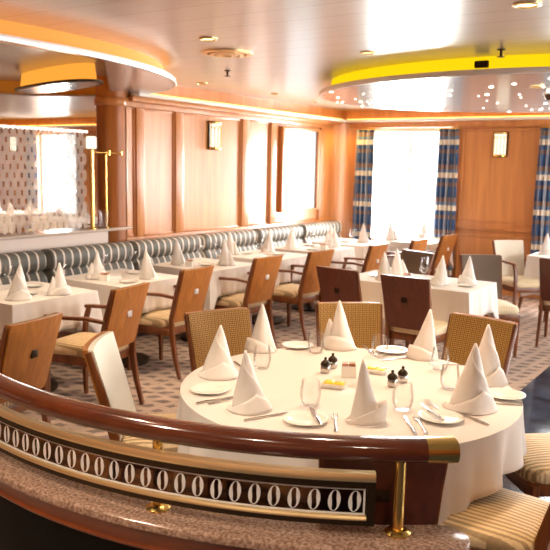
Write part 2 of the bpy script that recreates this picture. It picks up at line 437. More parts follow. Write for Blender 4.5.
# remaining walls that close the room
RW = [(4.2, 6.0), (7.2, 9.0)]
mb = MB(); mb.box(5.0, 5.2, -3, YF, 0, 0.6); mb.box(5.0, 5.2, -3, YF, 2.29, CEIL); yy = -3
for a, b in RW: mb.box(5.0, 5.2, yy, a, 0.6, 2.29); yy = b
mb.box(5.0, 5.2, yy, YF, 0.6, 2.29); S(mb.build('wall_right', M['wall_wood']))
for i, (a, b) in enumerate(RW):
    w = empty('window_%d' % (i + 7), (5.1, (a + b) / 2, 0.6)); S(w); h = (b - a) / 2; fr = MB()
    for y0, y1, z0, z1 in ((-h, -h + 0.05, 0, 1.69), (h - 0.05, h, 0, 1.69), (-h, h, 0, 0.05), (-h, h, 1.64, 1.69)): fr.box(-0.03, 0.03, y0, y1, z0, z1, 0.006)
    fr.build('window_frame', M['white_paint'], w); MB().box(-0.003, 0.003, -h + 0.04, h - 0.04, 0.04, 1.65).build('window_pane', M['pane'], w)
S(MB().box(-14.2, 5.2, -3.2, -3, 0, CEIL).build('wall_near', M['wall_wood']))
S(MB().box(-14.4, -14.2, -3, YF, 0, CEIL).build('wall_other', M['wall_wood']))

# curtains
def make_curtain(w, seed):
    rnd = random.Random(seed); ph = rnd.random() * 6; nf = max(3, int(w / 0.055))
    mb = MB()
    def fn(u, v):
        spread = 1.0 + 0.10 * math.sin(v * 3)
        x = (u - 0.5) * w * spread + 0.004 * math.sin(9 * v + 20 * u)
        y = 0.028 * math.sin(u * nf * 2 * PI + ph + 0.4 * math.sin(4 * v)) * (0.7 + 0.3 * v)
        return (x, y, 2.27 - v * 2.2)
    mb.grid(fn, nf * 8 + 1, 16)
    return mb
cur = [(-5.15, 0.29, 'blue plaid curtain beside the rounded corner of the far wall'), (-3.86, 0.29, 'blue plaid curtain between the bright window and the wall lamp panel'),
       (-2.46, 0.30, 'blue plaid curtain at the edge of the photo, beside the lamp panel'), (-12.86, 0.30, 'blue curtain on one side of the far window behind the etched glass'),
       (-11.62, 0.30, 'blue curtain behind the etched glass, on the brass post side')]
for i, (x, w, lb) in enumerate(cur):
    c = empty('curtain', (x, YF - 0.10, 0))
    make_curtain(w, i).build('curtain_cloth', M['curtain'], c, solid=0.003)
    rd = MB(); rd.tube([(-w / 2, 0, 2.275), (w / 2, 0, 2.275)], 0.01); rd.build('curtain_rail', M['brass'], c)
    tag(c, lb, 'curtain', 'blue plaid curtains')

# ------------------------------------------------------------------ ceiling pieces
def stadium(cx, cy, a, b, tail=0.0, n=72):
    pts = []
    for i in range(n):
        t = 2 * PI * i / n
        x = cx + a * math.cos(t); y = cy + b * math.sin(t)
        if tail and math.sin(t) < 0: y = cy + tail * math.sin(t)
        pts.append((x, y))
    return pts
def ceiling_disc(name, cx, cy, a, b, tail, led, label, glow, z0=2.42, rimw=0.042):
    root = empty(name, (cx, cy, z0)); lp = lambda k: [(x - cx, y - cy) for x, y in stadium(cx, cy, a - k, b - k, (tail - k) if tail else 0)]
    mb = MB(); mb.sweep([[(x, y, z) for x, y in lp(k)] for k, z in ((0.03, 0.0), (0.04, 0.012))])
    mb.build('disc_panel', M['disc'], root)
    mb = MB(); mb.sweep([[(x, y, z) for x, y in lp(k)] for k, z in ((0.035, 0.002), (0.0, 0.0), (-0.005, 0.012), (0.0, rimw), (0.012, rimw), (0.05, rimw - 0.016))], caps=False)
    mb.build('rim', M['plate_rim'], root)
    mb = MB(); mb.sweep([[(x, y, z) for x, y in lp(k)] for k, z in ((0.05, rimw - 0.016), (0.14, rimw - 0.015))], caps=False)
    mb.build('rim_ledge', M['bronze'], root)
    mb = MB(); mb.sweep([[(x, y, z) for x, y in lp(k)] for k, z in ((0.12, 0.012), (0.12, 0.15))], caps=False)
    mb.build('cove_light' if led else 'cove_core', led or M['amber_glow_paint'], root)
    if led is None:
        mb = MB(); mb.sweep([[(x, y, z) for x, y in lp(k)] for k, z in ((0.06, rimw - 0.012), (0.11, rimw - 0.012), (0.11, rimw - 0.002), (0.06, rimw - 0.002))], caps=False)
        mb.build('cove_light', M['led_amber'], root)
    tag(root, label, 'ceiling panel'); return root
disc_r = ceiling_disc('ceiling_disc', -2.0, 7.6, 2.2, 1.93, 0, M['led_yellow'], 'round lowered silver ceiling disc with yellow glowing rim and star lights', 'bright yellow light band')
disc_l = ceiling_disc('ceiling_disc', -5.95, 3.42, 1.98, 2.5, 6.0, None, 'large lowered silver ceiling disc with amber glowing rim above the glass screen', 'amber light band')
# left of this line the big ring is open and the planks show inside it; a made-up lit tray stands in for an amber glow
pl = [c for c in children(disc_l) if c.name.startswith('disc_panel')][0]
bm = bmesh.new(); bm.from_mesh(pl.data)
bmesh.ops.bisect_plane(bm, geom=bm.verts[:] + bm.edges[:] + bm.faces[:], plane_co=(-5.9 + 5.95, 5.7 - 3.42, 0), plane_no=Vector((1, 1, 0)).normalized(), clear_inner=True)
bm.to_mesh(pl.data); bm.free()
tray = empty('standin_ceiling_tray', (-5.82, 4.91, 2.40)); ta = math.radians(-16)
def tray_ring(a, b, z): return [(a * math.copysign(abs(math.cos(t)) ** 0.7, math.cos(t)) * math.cos(ta) - b * math.sin(t) * math.sin(ta), a * math.copysign(abs(math.cos(t)) ** 0.7, math.cos(t)) * math.sin(ta) + b * math.sin(t) * math.cos(ta), z) for t in [2 * PI * i / 48 for i in range(48)]]
mb = MB(); mb.sweep([tray_ring(0.79, 0.19, 0.0), tray_ring(0.82, 0.22, 0.006), tray_ring(0.82, 0.22, 0.022), tray_ring(0.79, 0.19, 0.028)], caps=False); mb.build('tray_rim', M['bronze'], tray)
mb = MB(); mb.sweep([tray_ring(0.795, 0.195, 0.002), tray_ring(0.79, 0.19, 0.026)]); mb.build('tray_panel', M['disc'], tray)
mb = MB(); mb.sweep([tray_ring(0.76, 0.16, 0.026), tray_ring(0.74, 0.14, 0.17)], caps=False); mb.build('cove_light', M['tray_glow'], tray)
tag(tray, 'slim stand-in ceiling tray with amber glow and dark rim above the etched glass', 'ceiling panel')
mb = MB(); mb.box(-0.02, 0.09, -1.832, -1.79, 0.065, 0.12, 0.008); mb.build('bracket_shape', M['bronze'], disc_r)  # dark box stands in for a reflection on the yellow band
mb0 = None
for i in range(100):
    while True:
        x, y = random.uniform(-2.2, 2.2), random.uniform(-1.75, 1.75)
        if (x / 2.3) ** 2 + (y / 1.82) ** 2 < 0.95: break
    if mb0 is None:
        st = MB(); st.lathe([(0.0, -0.005), (0.006, -0.004), (0.009, 0.0), (0.006, 0.002)], n=8); mb0 = st.build('star_light', M['star'], disc_r)
        o = mb0
    else:
        o = mb0.copy(); COL.objects.link(o)
    o.location = (x, y, -0.001); s_ = random.choice((0.9, 1.2, 1.5, 2.0, 2.4)); o.scale = (s_, s_, 1)

def downlight(x, y, z, r, label, lit=True):
    root = empty('downlight', (x, y, z)); mb = MB()
    mb.lathe([(r, 0), (r * 1.0, -0.008), (r * 0.8, -0.012), (r * 0.72, -0.002)], n=28, caps=False); mb.build('trim_ring', M['pale_brass'], root)
    mb = MB(); mb.lathe([(r * 0.74, -0.003), (0.0001, -0.003)], n=28, caps=False); mb.build('lamp_face', M['spot_face'] if lit else M['blackhole'], root)
    return tag(root, label, 'ceiling light', 'recessed ceiling lights')
downlight(-3.36, 4.17, CEIL, 0.065, 'lit recessed ceiling light nearest the round air vent')
downlight(-5.2, 6.35, CEIL, 0.06, 'small dark recessed ceiling light between the sprinkler and the left cornice', False)
downlight(-2.65, 5.2, CEIL, 0.06, 'recessed ceiling light just ahead of the yellow rimmed disc')
downlight(-5.1, 7.6, CEIL, 0.05, 'recessed ceiling light above the tall panel with the wall lamp', False)
downlight(-5.2, 8.7, CEIL, 0.05, 'recessed ceiling light above the framed pale print', False)
downlight(-1.17, 4.1, CEIL, 0.075, 'bright recessed ceiling light cut by the top edge of the photo')
downlight(-1.75, 6.6, 2.418, 0.06, 'recessed light set in the underside of the star lit disc')
downlight(-5.35, 3.62, 2.418, 0.065, 'recessed light in the underside of the disc above the etched glass')
# round air vent
root = empty('air_vent', (-3.64, 4.75, CEIL)); mb = MB()
for r0, r1, z in ((0.20, 0.155, -0.012), (0.14, 0.10, -0.02), (0.085, 0.04, -0.024)):
    mb.lathe([(r0, 0.0), (r0, z), (r1, z - 0.004), (r1, 0.0)], n=40, caps=False)
mb.build('vent_rings', M['pale_brass'], root); mb = MB(); mb.lathe([(0.19, -0.001), (0.0001, -0.001)], n=40, caps=False); mb.build('vent_recess', M['blackhole'], root)
tag(root, 'round ringed air vent in the plank ceiling', 'air vent')
def make_sprinkler():
    root = empty('sprinkler'); mb = MB(); mb.lathe([(0.03, 0), (0.03, -0.006), (0.01, -0.01), (0.009, -0.045), (0.004, -0.05)], n=14); mb.build('sprinkler_body', M['bronze'], root)
    mb = MB(); mb.lathe([(0.028, -0.05), (0.028, -0.056), (0.002, -0.06)], n=14); mb.build('deflector', M['dark_metal'], root)
    return root
place('sprinkler', make_sprinkler, (-4.3, 5.62, CEIL), 0, 'small hanging fire sprinkler behind the round air vent', 'sprinkler', 'fire sprinklers')
place('sprinkler', make_sprinkler, (-1.73, 5.5, CEIL), 0, 'small dark fire sprinkler above the yellow band of the star lit disc', 'sprinkler', 'fire sprinklers')
root = empty('security_camera', (-1.75, 7.05, 2.42)); mb = MB(); mb.lathe([(0.06, 0), (0.065, -0.02), (0.06, -0.03)], n=20); mb.build('camera_base', M['white_paint'], root)
mb = MB(); mb.lathe([(0.05, -0.03), (0.048, -0.05), (0.035, -0.075), (0.001, -0.085)], n=20); mb.build('dome', M['dark_metal'], root)
tag(root, 'small dark dome security camera under the star lit disc', 'camera')

# ------------------------------------------------------------------ wall pieces
def make_sconce():
    root = empty('wall_lamp')
    MB().box(-0.105, 0.105, -0.02, 0.0, -0.17, 0.17, 0.012).build('back_plate', M['bronze'], root)
    mb = MB()
    def fn(u, v):
        a = (u - 0.5) * PI; return (0.085 * math.sin(a), -0.02 - 0.075 * math.cos(a), -0.14 + v * 0.28)
    mb.grid(fn, 13, 2); mb.build('lamp_shade', M['lamp_glass'], root)
    mb = MB()
    for z0, z1 in ((-0.165, -0.135), (0.135, 0.16)):
        mb.sweep([[(0.092 * math.sin((u / 12 - 0.5) * PI) * k, -0.02 - 0.08 * math.cos((u / 12 - 0.5) * PI) * k, z) for u in range(13)] for k, z in ((1.0, z0), (1.05, (z0 + z1) / 2), (1.0, z1))], closed=False, caps=False)
    for i in range(6):
        a = (i / 5 - 0.5) * PI * 0.86; x, y = 0.088 * math.sin(a), -0.02 - 0.078 * math.cos(a)
        mb.tube([(x, y, -0.14), (x, y, 0.06 if i not in (0, 5) else 0.14)], 0.005, 6)
    for i in range(5):
        p = []
        for k in range(9):
            t = k / 8; a = ((i + t) / 5 - 0.5) * PI * 0.86; p.append((0.088 * math.sin(a), -0.02 - 0.078 * math.cos(a), 0.06 + 0.055 * math.sin(PI * t)))
        mb.tube(p, 0.0045, 6)
    mb.build('arched_cage', M['brass'], root); return root
place('sconce', make_sconce, (XW - 0.03, 7.09, 2.05), PI / 2, 'arched brass wall lamp on the tall pale panel behind the banquette', 'wall lamp', 'arched brass wall lamps')
place('sconce', make_sconce, (-3.15, YF, 2.06), 0, 'arched brass wall lamp between the two curtains on the far wall', 'wall lamp', 'arched brass wall lamps')
place('sconce', make_sconce, (-13.5, YF, 2.06), 0, 'arched brass wall lamp showing faintly behind the etched glass', 'wall lamp', 'arched brass wall lamps')
pic = empty('framed_print', (XW - 0.035, 9.02, 1.66))
mb = MB()
for y0, y1, z0, z1 in ((-0.5, -0.45, -0.58, 0.58), (0.45, 0.5, -0.58, 0.58), (-0.45, 0.45, 0.55, 0.58), (-0.45, 0.45, -0.58, -0.55)):
    mb.box(0, 0.07, y0, y1, z0, z1, 0.004)
mb.build('picture_frame', M['trim_wood'], pic); MB().box(0.0, 0.03, -0.45, 0.45, -0.55, 0.55).build('print', M['print'], pic)
tag(pic, 'large pale blue framed print on the wall panel beside the corner', 'picture')

# etched glass screen on the shelf
scr = empty('glass_screen', (XW - 0.06, 3.1, 1.047))
MB().box(-0.005, 0.005, -3.0, 2.05, 0, 0.965).build('glass_pane', M['pane'], scr)
# oval net etched on the room side
mb = MB(); dy, dz, ry, rz = 0.078, 0.078, 0.030, 0.058
for j in range(12):
    z = 0.06 + j * dz
    for i in range(62):
        y = 2.0 - i * dy - (dy / 2 if j % 2 else 0)
        mb._add([(0.0055, y + ry * math.cos(2 * PI * t / 14), z + rz * math.sin(2 * PI * t / 14)) for t in range(14)], [tuple(range(14))])
mb.build('oval_pattern', M['frosted'], scr)
mb = MB(); mb.box(0.005, 0.0085, -3, 2.05, 0.945, 0.965)
for i in range(90): mb.box(0.005, 0.0085, 2.02 - i * 0.05, 2.04 - i * 0.05, 0.935, 0.945)
mb.build('toothed_border', M['mirror_silver'], scr)
tag(scr, 'clear glass screen etched with rows of ovals on the granite shelf', 'glass screen')
post = empty('brass_post', (XW - 0.03, 5.17, 1.047)); mb = MB(); mb.lathe([(0.035, 0), (0.035, 0.01), (0.022, 0.02), (0.022, 0.78), (0.03, 0.79)], n=16); mb.build('post', M['brass'], post)
mb = MB(); mb.lathe([(0.045, 0.79), (0.05, 0.80), (0.05, 0.90), (0.04, 0.91)], n=16); mb.build('lamp', M['lamp_glass'], post)
mb = MB(); mb.tube([(0, 0.0, 0.755), (0.03, 0.2, 0.755), (0.1, 0.30, 0.755)], 0.007); mb.lathe([(0.018, 0.73), (0.018, 0.775)], (0.03, 0.2, 0), 12); mb.lathe([(0.016, 0.735), (0.016, 0.772)], (0.1, 0.30, 0), 12); mb.build('bracket_shape', M['brass'], post)
tag(post, 'slim brass post with a small glowing lamp beside the wood pillar', 'lamp post')
post2 = MB(); post2.tube([(0, 0, 0), (0, 0, 0.74)], 0.011, 10); post2.lathe([(0.02, 0), (0.02, 0.012)], n=12)
tag(post2.build('brass_rod', M['brass'], loc=(XW - 0.0, 5.33, 1.047)), 'thin brass rod standing in front of the wood pillar', 'rod')
vs = MB(); vs.lathe([(0.035, 0), (0.04, 0.01), (0.045, 0.12), (0.05, 0.17), (0.046, 0.17), (0.04, 0.02)], n=18, caps=False)
tag(vs.build('glass_vase', M['glass'], loc=(XW + 0.02, 5.27, 1.047)), 'small clear glass vase on the shelf beside the brass post', 'vase')

# ------------------------------------------------------------------ banquette
bq = empty('banquette', (-5.25, 6.5, 0))
Y0, Y1 = 2.2, 9.93
def prof_sweep(prof, y0, y1, n, round_=0.03):
    rings = []
    for i in range(n + 1):
        t = i / n; y = y0 + (y1 - y0) * t; e = min(t, 1 - t) * (y1 - y0); k = 1 - 0.35 * max(0, 1 - e / round_) ** 2
        cx = sum(p[0] for p in prof) / len(prof); cz = sum(p[1] for p in prof) / len(prof)
        rings.append([(cx + (p[0] - cx) * k + 5.25, y - 6.5, cz + (p[1] - cz) * k) for p in prof])
    mb = MB(); mb.sweep(rings); return mb
def ellprof(cx, cz, a, b, n=16, ang=0.0, pw=0.75):
    out = []
    for i in range(n):
        t = 2 * PI * i / n; c, s = math.cos(t), math.sin(t)
        x = a * math.copysign(abs(c) ** pw, c); z = b * math.copysign(abs(s) ** pw, s)
        out.append((cx + x * math.cos(ang) - z * math.sin(ang), cz + x * math.sin(ang) + z * math.cos(ang)))
    return out
MB().box(-0.3, 0.2, Y0 - 6.5, Y1 - 6.5, 0.05, 0.33, 0.01).build('plinth', M['chair_frame'], bq)
seat_edges = [2.2 + 1.104 * i for i in range(8)]
for a, b in zip(seat_edges[:-1], seat_edges[1:]):
    prof_sweep(ellprof(-5.24, 0.40, 0.215, 0.08, 18, pw=0.5), a, b, 24).build('seat_cushion', M['banquette'], bq)
    prof_sweep(ellprof(-5.47, 0.81, 0.105, 0.10, 18), a, b, 24).build('head_roll', M['banquette'], bq)
    prof_sweep(ellprof(-5.45, 0.585, 0.10, 0.155, 18, 0.12), a, b, 24).build('back_cushion', M['banquette'], bq)
tag(bq, 'long striped banquette along the panelled wall', 'banquette')

# ------------------------------------------------------------------ chairs
def make_chair(arms=True, back='chair_wood', pad='woven', seat='seat', frame='chair_frame', inset='plate_rim'):
    def mk():
        root = empty('dining_chair')
        fm = M[frame]
        # local +Y is the way the chair faces
        mb = MB(); mb.box(-0.212, 0.212, -0.22, 0.23, 0.345, 0.405, 0.008); mb.build('seat_frame', fm, root)
        bm = MB()
        def cush(u, v):
            a = 2 * PI * u; c, s = math.cos(a), math.sin(a)
            x = 0.220 * math.copysign(abs(c) ** 0.35, c); y = 0.235 * math.copysign(abs(s) ** 0.35, s)
            x *= 1.0 + 0.06 * (y / 0.235)
            k, z = ((0.955, 0.405), (1.0, 0.42), (1.0, 0.445), (0.96, 0.466), (0.8, 0.478), (0.4, 0.487), (0.0, 0.489))[int(round(v * 6))]
            return (x * k, 0.01 + y * k, z)
        bm.grid(cush, 48, 7, True); bm.build('seat_cushion', M[seat], root, angle=60)
        for s in (-1, 1):
            top = 0.655 if arms else 0.40
            x = s * 0.205
            mb = MB(); mb.bar([(x, 0.20, 0.0), (x, 0.205, 0.2), (x, 0.205, 0.40)] + ([(x * 1.02, 0.195, 0.56), (x * 1.06, 0.17, 0.655)] if arms else []),
                              [0.026, 0.034, 0.040] + ([0.036, 0.032] if arms else []), [0.026, 0.034, 0.040] + ([0.034, 0.032] if arms else []))
            mb.build('front_leg', fm, root)
            mb = MB(); mb.bar([(s * 0.18, -0.315, 0.0), (s * 0.18, -0.265, 0.18), (s * 0.18, -0.235, 0.36), (s * 0.184, -0.235, 0.48), (s * 0.191, -0.29, 0.70), (s * 0.198, -0.345, 0.875)],
                              [0.026, 0.030, 0.034, 0.028, 0.022, 0.020], [0.028, 0.036, 0.044, 0.042, 0.034, 0.026]); mb.build('rear_leg', fm, root)
            if arms:
                mb = MB(); mb.bar([(s * 0.198, -0.28, 0.66), (s * 0.216, -0.15, 0.675), (s * 0.226, 0.02, 0.668), (s * 0.22, 0.14, 0.665), (s * 0.216, 0.20, 0.66)], [0.026, 0.036, 0.040, 0.038, 0.03], 0.024); mb.build('armrest', fm, root)
        mb = MB(); mb.bar([(-0.2, 0.0, 0.345), (-0.0, 0.0, 0.345), (0.2, 0.0, 0.345)], 0.02, 0.02); mb.build('stretcher', fm, root)
        def bk(off0, off1, hw0, hw1, z0, z1, nx=8, nz=8):
            mb = MB(); rings = []
            for j in range(nz + 1):
                t = j / nz; z = z0 + (z1 - z0) * t; hw = hw0 + (hw1 - hw0) * t; yc = -0.235 - 0.118 * ((z - 0.47) / 0.41)
                fr = []; re = []
                for i in range(nx + 1):
                    u = i / nx - 0.5; x = 2 * u * hw; cv = -0.02 * (1 - (2 * u) ** 2)
                    fr.append((x, yc + off1 + cv, z)); re.append((x, yc + off0 + cv, z))
                rings.append(fr + re[::-1])
            mb.sweep(rings); return mb
        bk(-0.018, 0.006, 0.180, 0.196, 0.455, 0.884).build('back_panel', M[back], root)
        bk(0.006, 0.030, 0.177, 0.192, 0.475, 0.884).build('back_pad', M[pad], root)
        em = MB(); z = 0.70; yc = -0.235 - 0.118 * ((z - 0.47) / 0.41) - 0.018 - 0.02
        em.box(-0.024, 0.024, yc - 0.004, yc + 0.006, z - 0.027, z + 0.027, 0.002)
        em.box(-0.015, 0.002, yc - 0.007, yc - 0.003, z - 0.002, z + 0.017); em.box(-0.002, 0.015, yc - 0.007, yc - 0.003, z - 0.017, z + 0.002)
        em.build('emblem', M[inset], root)['label'] = 'square metal inset'
        return root
    return mk
def face(dx, dy): return math.atan2(dy, dx) - PI / 2
CT = (-1.485, 2.845)
def chair(kind, x, y, ang, label, group, **kw):
    """ang: compass angle (deg) the chair faces, 0 = +X, 90 = +Y"""
    return place(kind, make_chair(**kw), (x, y, 0), math.radians(ang) - PI / 2, label, 'chair', group)
RG = 'armless chairs around the round table'
def rchair(kind, a, r, lb, off=0, **kw):
    x = CT[0] + r * math.cos(math.radians(a)); y = CT[1] + r * math.sin(math.radians(a))
    chair(kind, x, y, a + 180 + off, lb, RG, arms=False, **kw)
chair('rc', -2.24, 3.13, -24.5, 'armless woven back chair at the round table, behind the wall side cone napkins', RG, arms=False)
chair('rc', -1.87, 3.71, -50.4, 'armless woven back chair at the round table, backed up to a mahogany chair', RG, arms=False)
chair('rc', -1.35, 3.72, -101, 'armless woven back chair at the round table, beside the dark stone walkway', RG, arms=False)
chair('rc_w', -2.25, 2.55, 33, 'armless chair whose woven back gleams white beside the handrail', RG, arms=False, pad='woven_cream_gleam')  # pale pad stands in for the window's reflection on the weave
nd = chair('rc_d', -1.13, 2.35, 123.6, 'armless mahogany chair turned away behind the handrail, square inset in its back', RG, arms=False, back='dark_veneer', inset='bronze')
nd.scale = (1, 1, 0.965)
chair('rc', -0.76, 2.61, 180, 'armless chair with striped seat under the pointed cloth corner, lowest in the photo', RG, arms=False)
chair('rc', -0.70, 3.37, 222, 'armless chair with rounded tan seat on the dark stone beside the round table', RG, arms=False)

WG = 'armchairs facing the banquette tables'
TY = [3.13, 4.13, 5.25, 6.30, 7.30, 8.30]
wch = [(-3.50, 2.43, 190, 'wooden armchair nearest the handrail, dark square inset in its back'),
       (-3.88, 3.52, 189.7, 'wooden armchair drawn up to the wall table nearest the glass screen'),
       (-4.12, 4.55, 182.3, 'wooden armchair drawn up to the second wall table from the glass screen'),
       (-4.13, 5.61, 176.8, 'wooden armchair drawn up to the third wall table, below the wall lamp'),
       (-4.02, 6.40, 174.8, 'wooden armchair at the fourth wall table, just behind a mahogany chair'),
       (-3.88, 7.38, 179.4, 'wooden armchair at the fifth wall table with its arm against white cloth')]
for i, (x, y, a, lb) in enumerate(wch): chair('wc' if i else 'wd', x, y, a, lb, WG, **({} if i else {'inset': 'bronze'}))
MG = 'chairs at the square table in the middle'
chair('mc', -2.89, 5.68, 84, 'mahogany chair at the square table, just behind the amber woven chair', MG, arms=False, back='dark_veneer', inset='bronze', seat='seat_cream')
chair('mc', -2.29, 5.63, 88, 'mahogany chair at the square table, nearest its bright cloth corner', MG, arms=False, back='dark_veneer', inset='bronze', seat='seat_cream')
chair('mk', -3.02, 6.66, -108, 'small chair with shade-darkened pad facing the camera across the square table', MG, pad='woven_shaded', seat='seat_cream', arms=False)
chair('mk', -2.13, 6.88, -54.7, 'chair with shade-darkened pad turned aside at the far corner of the square table', MG, pad='woven_shaded', seat='seat_cream', arms=False)
FG = 'chairs by the far wall'
chair('fc', -3.78, 8.29, 178, 'orange wooden armchair in front of the bright window', FG, back='chair_wood', seat='seat_cream')
chair('fc', -3.74, 9.18, 174, 'orange wooden armchair beside the plaid curtain and lamp panel', FG, back='chair_wood', seat='seat_cream')
chair('fp', -2.33, 8.70, -42, 'cream upholstered armchair below the far wall lamp', FG, pad='woven_cream_gleam', seat='seat_cream')
chair('fb', -1.62, 7.70, 92, 'dark mahogany chair cut by the edge of the photo', FG, back='dark_veneer', inset='bronze', seat='seat_cream', arms=False)

# ------------------------------------------------------------------ tables and cloths
def make_table(w, d, rnd=False):
    root = empty('dining_table'); mb = MB()
    if rnd: mb.lathe([(w, 0.705), (w + 0.004, 0.72), (w, 0.735)], n=64)
    else: mb.box(-w / 2, w / 2, -d / 2, d / 2, 0.705, 0.735, 0.006)
    mb.build('tabletop', M['chair_frame'], root)
    mb = MB(); mb.lathe([(0.05, 0.04), (0.045, 0.1), (0.045, 0.66), (0.12, 0.705)], n=20); mb.build('pedestal', M['chair_frame'], root)
    mb = MB(); mb.lathe([(0.23, 0.0), (0.23, 0.02), (0.08, 0.04)], n=28); mb.build('base', M['bronze'], root)
    return root
def rect_point(w, d, t):
    # perimeter point and outward direction, with tiny rounded corners
    r = 0.025; per = 2 * (w + d); s = (t % 1.0) * per; hw, hd = w / 2, d / 2
    segs = [((hw, -hd), (hw, hd)), ((hw, hd), (-hw, hd)), ((-hw, hd), (-hw, -hd)), ((-hw, -hd), (hw, -hd))]
    for (a, b) in segs:
        l = math.hypot(b[0] - a[0], b[1] - a[1])
        if s <= l + 1e-9:
            u = s / l; x = a[0] + (b[0] - a[0]) * u; y = a[1] + (b[1] - a[1]) * u
            nx, ny = (b[1] - a[1]) / l, -(b[0] - a[0]) / l
            e = min(s, l - s); k = max(0.0, 1 - e / 0.10)   # near a corner
            return x, y, nx, ny, k, u
        s -= l
    return hw, -hd, 1, 0, 1, 0
def cloth_rect(w, d, drop, cdrop, seed, flare=0.03, z=0.738, wave=0.012):
    rnd = random.Random(seed); mb = MB(); n = 160; m = 9; ph = [rnd.random() * 6 for _ in range(4)]
    top = []; rings = []
    def pt(i, v):
        t = i / n; x, y, nx, ny, k, u = rect_point(w, d, t)
        kk = k * k
        dx, dy = nx * (1 - kk) + math.copysign(0.8, x) * kk, ny * (1 - kk) + math.copysign(0.8, y) * kk
        dr = drop + 0.20 * max(0.0, -ny); L_ = dr + (max(cdrop, dr + 0.04) - dr) * k ** 1.3
        wv = wave * math.sin(t * 2 * PI * 13 + ph[0]) + 0.6 * wave * math.sin(t * 2 * PI * 29 + ph[1])
        out = 0.006 + flare * v * (0.35 + 1.5 * kk) + wv * v
        return (x + dx * out, y + dy * out, z - L_ * v ** 1.0 - (0.002 if v > 0 else 0))
    top = [[(p[0] * k, p[1] * k, z + 0.001) for p in [pt(i, 0.0) for i in range(n)]] for k in (0.001, 0.5, 0.97)]
    rings = top + [[pt(i, v) for i in range(n)] for v in (0, 0.04, 0.12, 0.25, 0.4, 0.55, 0.7, 0.85, 1.0)]
    mb.sweep(rings, caps=False); return mb
def wall_table(i, x, y, w, d, lb, skirt=True, seed=0, corner=0.40):
    place('tab_%g_%g' % (w, d), lambda: make_table(w, d), (x, y, 0), 0, 'wooden pedestal under ' + lb, 'table', 'dining tables under white cloths')
    o = cloth_rect(w, d, 0.24, corner, seed).build('tablecloth', M['linen'], loc=(x, y, 0), solid=0.002, angle=60)
    tag(o, 'white linen cloth on ' + lb, 'tablecloth', 'white tablecloths')
ORD = ['the wall table nearest the glass screen', 'the second wall table', 'the third wall table', 'the fourth wall table, under the wide panel',
       'the fifth wall table, under the framed print', 'the last wall table, beside the rounded corner']
for i, y in enumerate(TY): wall_table(i, -4.565, y + 0.38, 0.74, 0.76, ORD[i], seed=i)
wall_table(8, -2.52, 6.07, 1.16, 0.70, 'the square table in mid room', seed=8)
wall_table(9, -4.05, 9.52, 0.80, 0.76, 'the table in front of the bright window', seed=9)
wall_table(10, -1.78, 9.15, 1.04, 0.80, 'the table by the far plaid curtain', seed=10)
BT = [(-11.9, 9.0), (-10.3, 8.9), (-12.9, 7.6)]
BL = ['the table under the far window behind the etched glass', 'the table near the brass post, behind the etched glass', 'the table by the faint lamp behind the etched glass']
for i, (x, y) in enumerate(BT): wall_table(11 + i, x, y, 0.9, 0.8, BL[i], seed=11 + i)

# round table and its cloth
rt = make_table(0.727, 0, True); rt.location = (CT[0], CT[1], 0)
tag(rt, 'large round table set for eight under a draped white cloth', 'table')
def round_cloth():
    n = 240; mb = MB(); R0 = 0.734; z = 0.738
    def f(i, v):
        a = 2 * PI * i / n
        sq = 1 / max(abs(math.cos(a - 0.19)), abs(math.sin(a - 0.19)))      # square cloth: longer at four corners
        corner = (sq - 1) / (math.sqrt(2) - 1)
        near = max(0.0, corner) ** 3.2
        drop = 0.205 + 0.17 * near + 0.02 * corner
        f1 = abs(math.sin(a * 5.5 + 0.5 * math.sin(a * 2 + 1))) ** 0.8 * 2 - 1.1
        f2 = abs(math.sin(a * 9.5 + 1.1 + 0.4 * math.sin(a * 3))) * 2 - 1.2
        fold = 0.65 * f1 + 0.45 * f2
        vv = v ** 1.15
        r = R0 + 0.004 + vv * (0.010 + 0.050 * near) + 0.058 * vv * (fold - 0.25) * (0.7 + 0.4 * corner)
        zz = z - drop * v ** 0.95 + 0.010 * v * fold
        return (r * math.cos(a), r * math.sin(a), zz)
    rings = [[(k * R0 * math.cos(2 * PI * i / n), k * R0 * math.sin(2 * PI * i / n), z + 0.0005 * math.sin(9 * k + 5 * 2 * PI * i / n)) for i in range(n)] for k in (0.002, 0.3, 0.6, 0.85, 0.985)]
    rings += [[f(i, v) for i in range(n)] for v in (0.0, 0.03, 0.08, 0.16, 0.26, 0.38, 0.5, 0.62, 0.74, 0.87, 1.0)]
    mb.sweep(rings, caps=False); return mb
tag(round_cloth().build('tablecloth', M['linen'], loc=(CT[0], CT[1], 0), solid=0.002, angle=70), 'white cloth draped in folds over the large round table', 'tablecloth', 'white tablecloths')
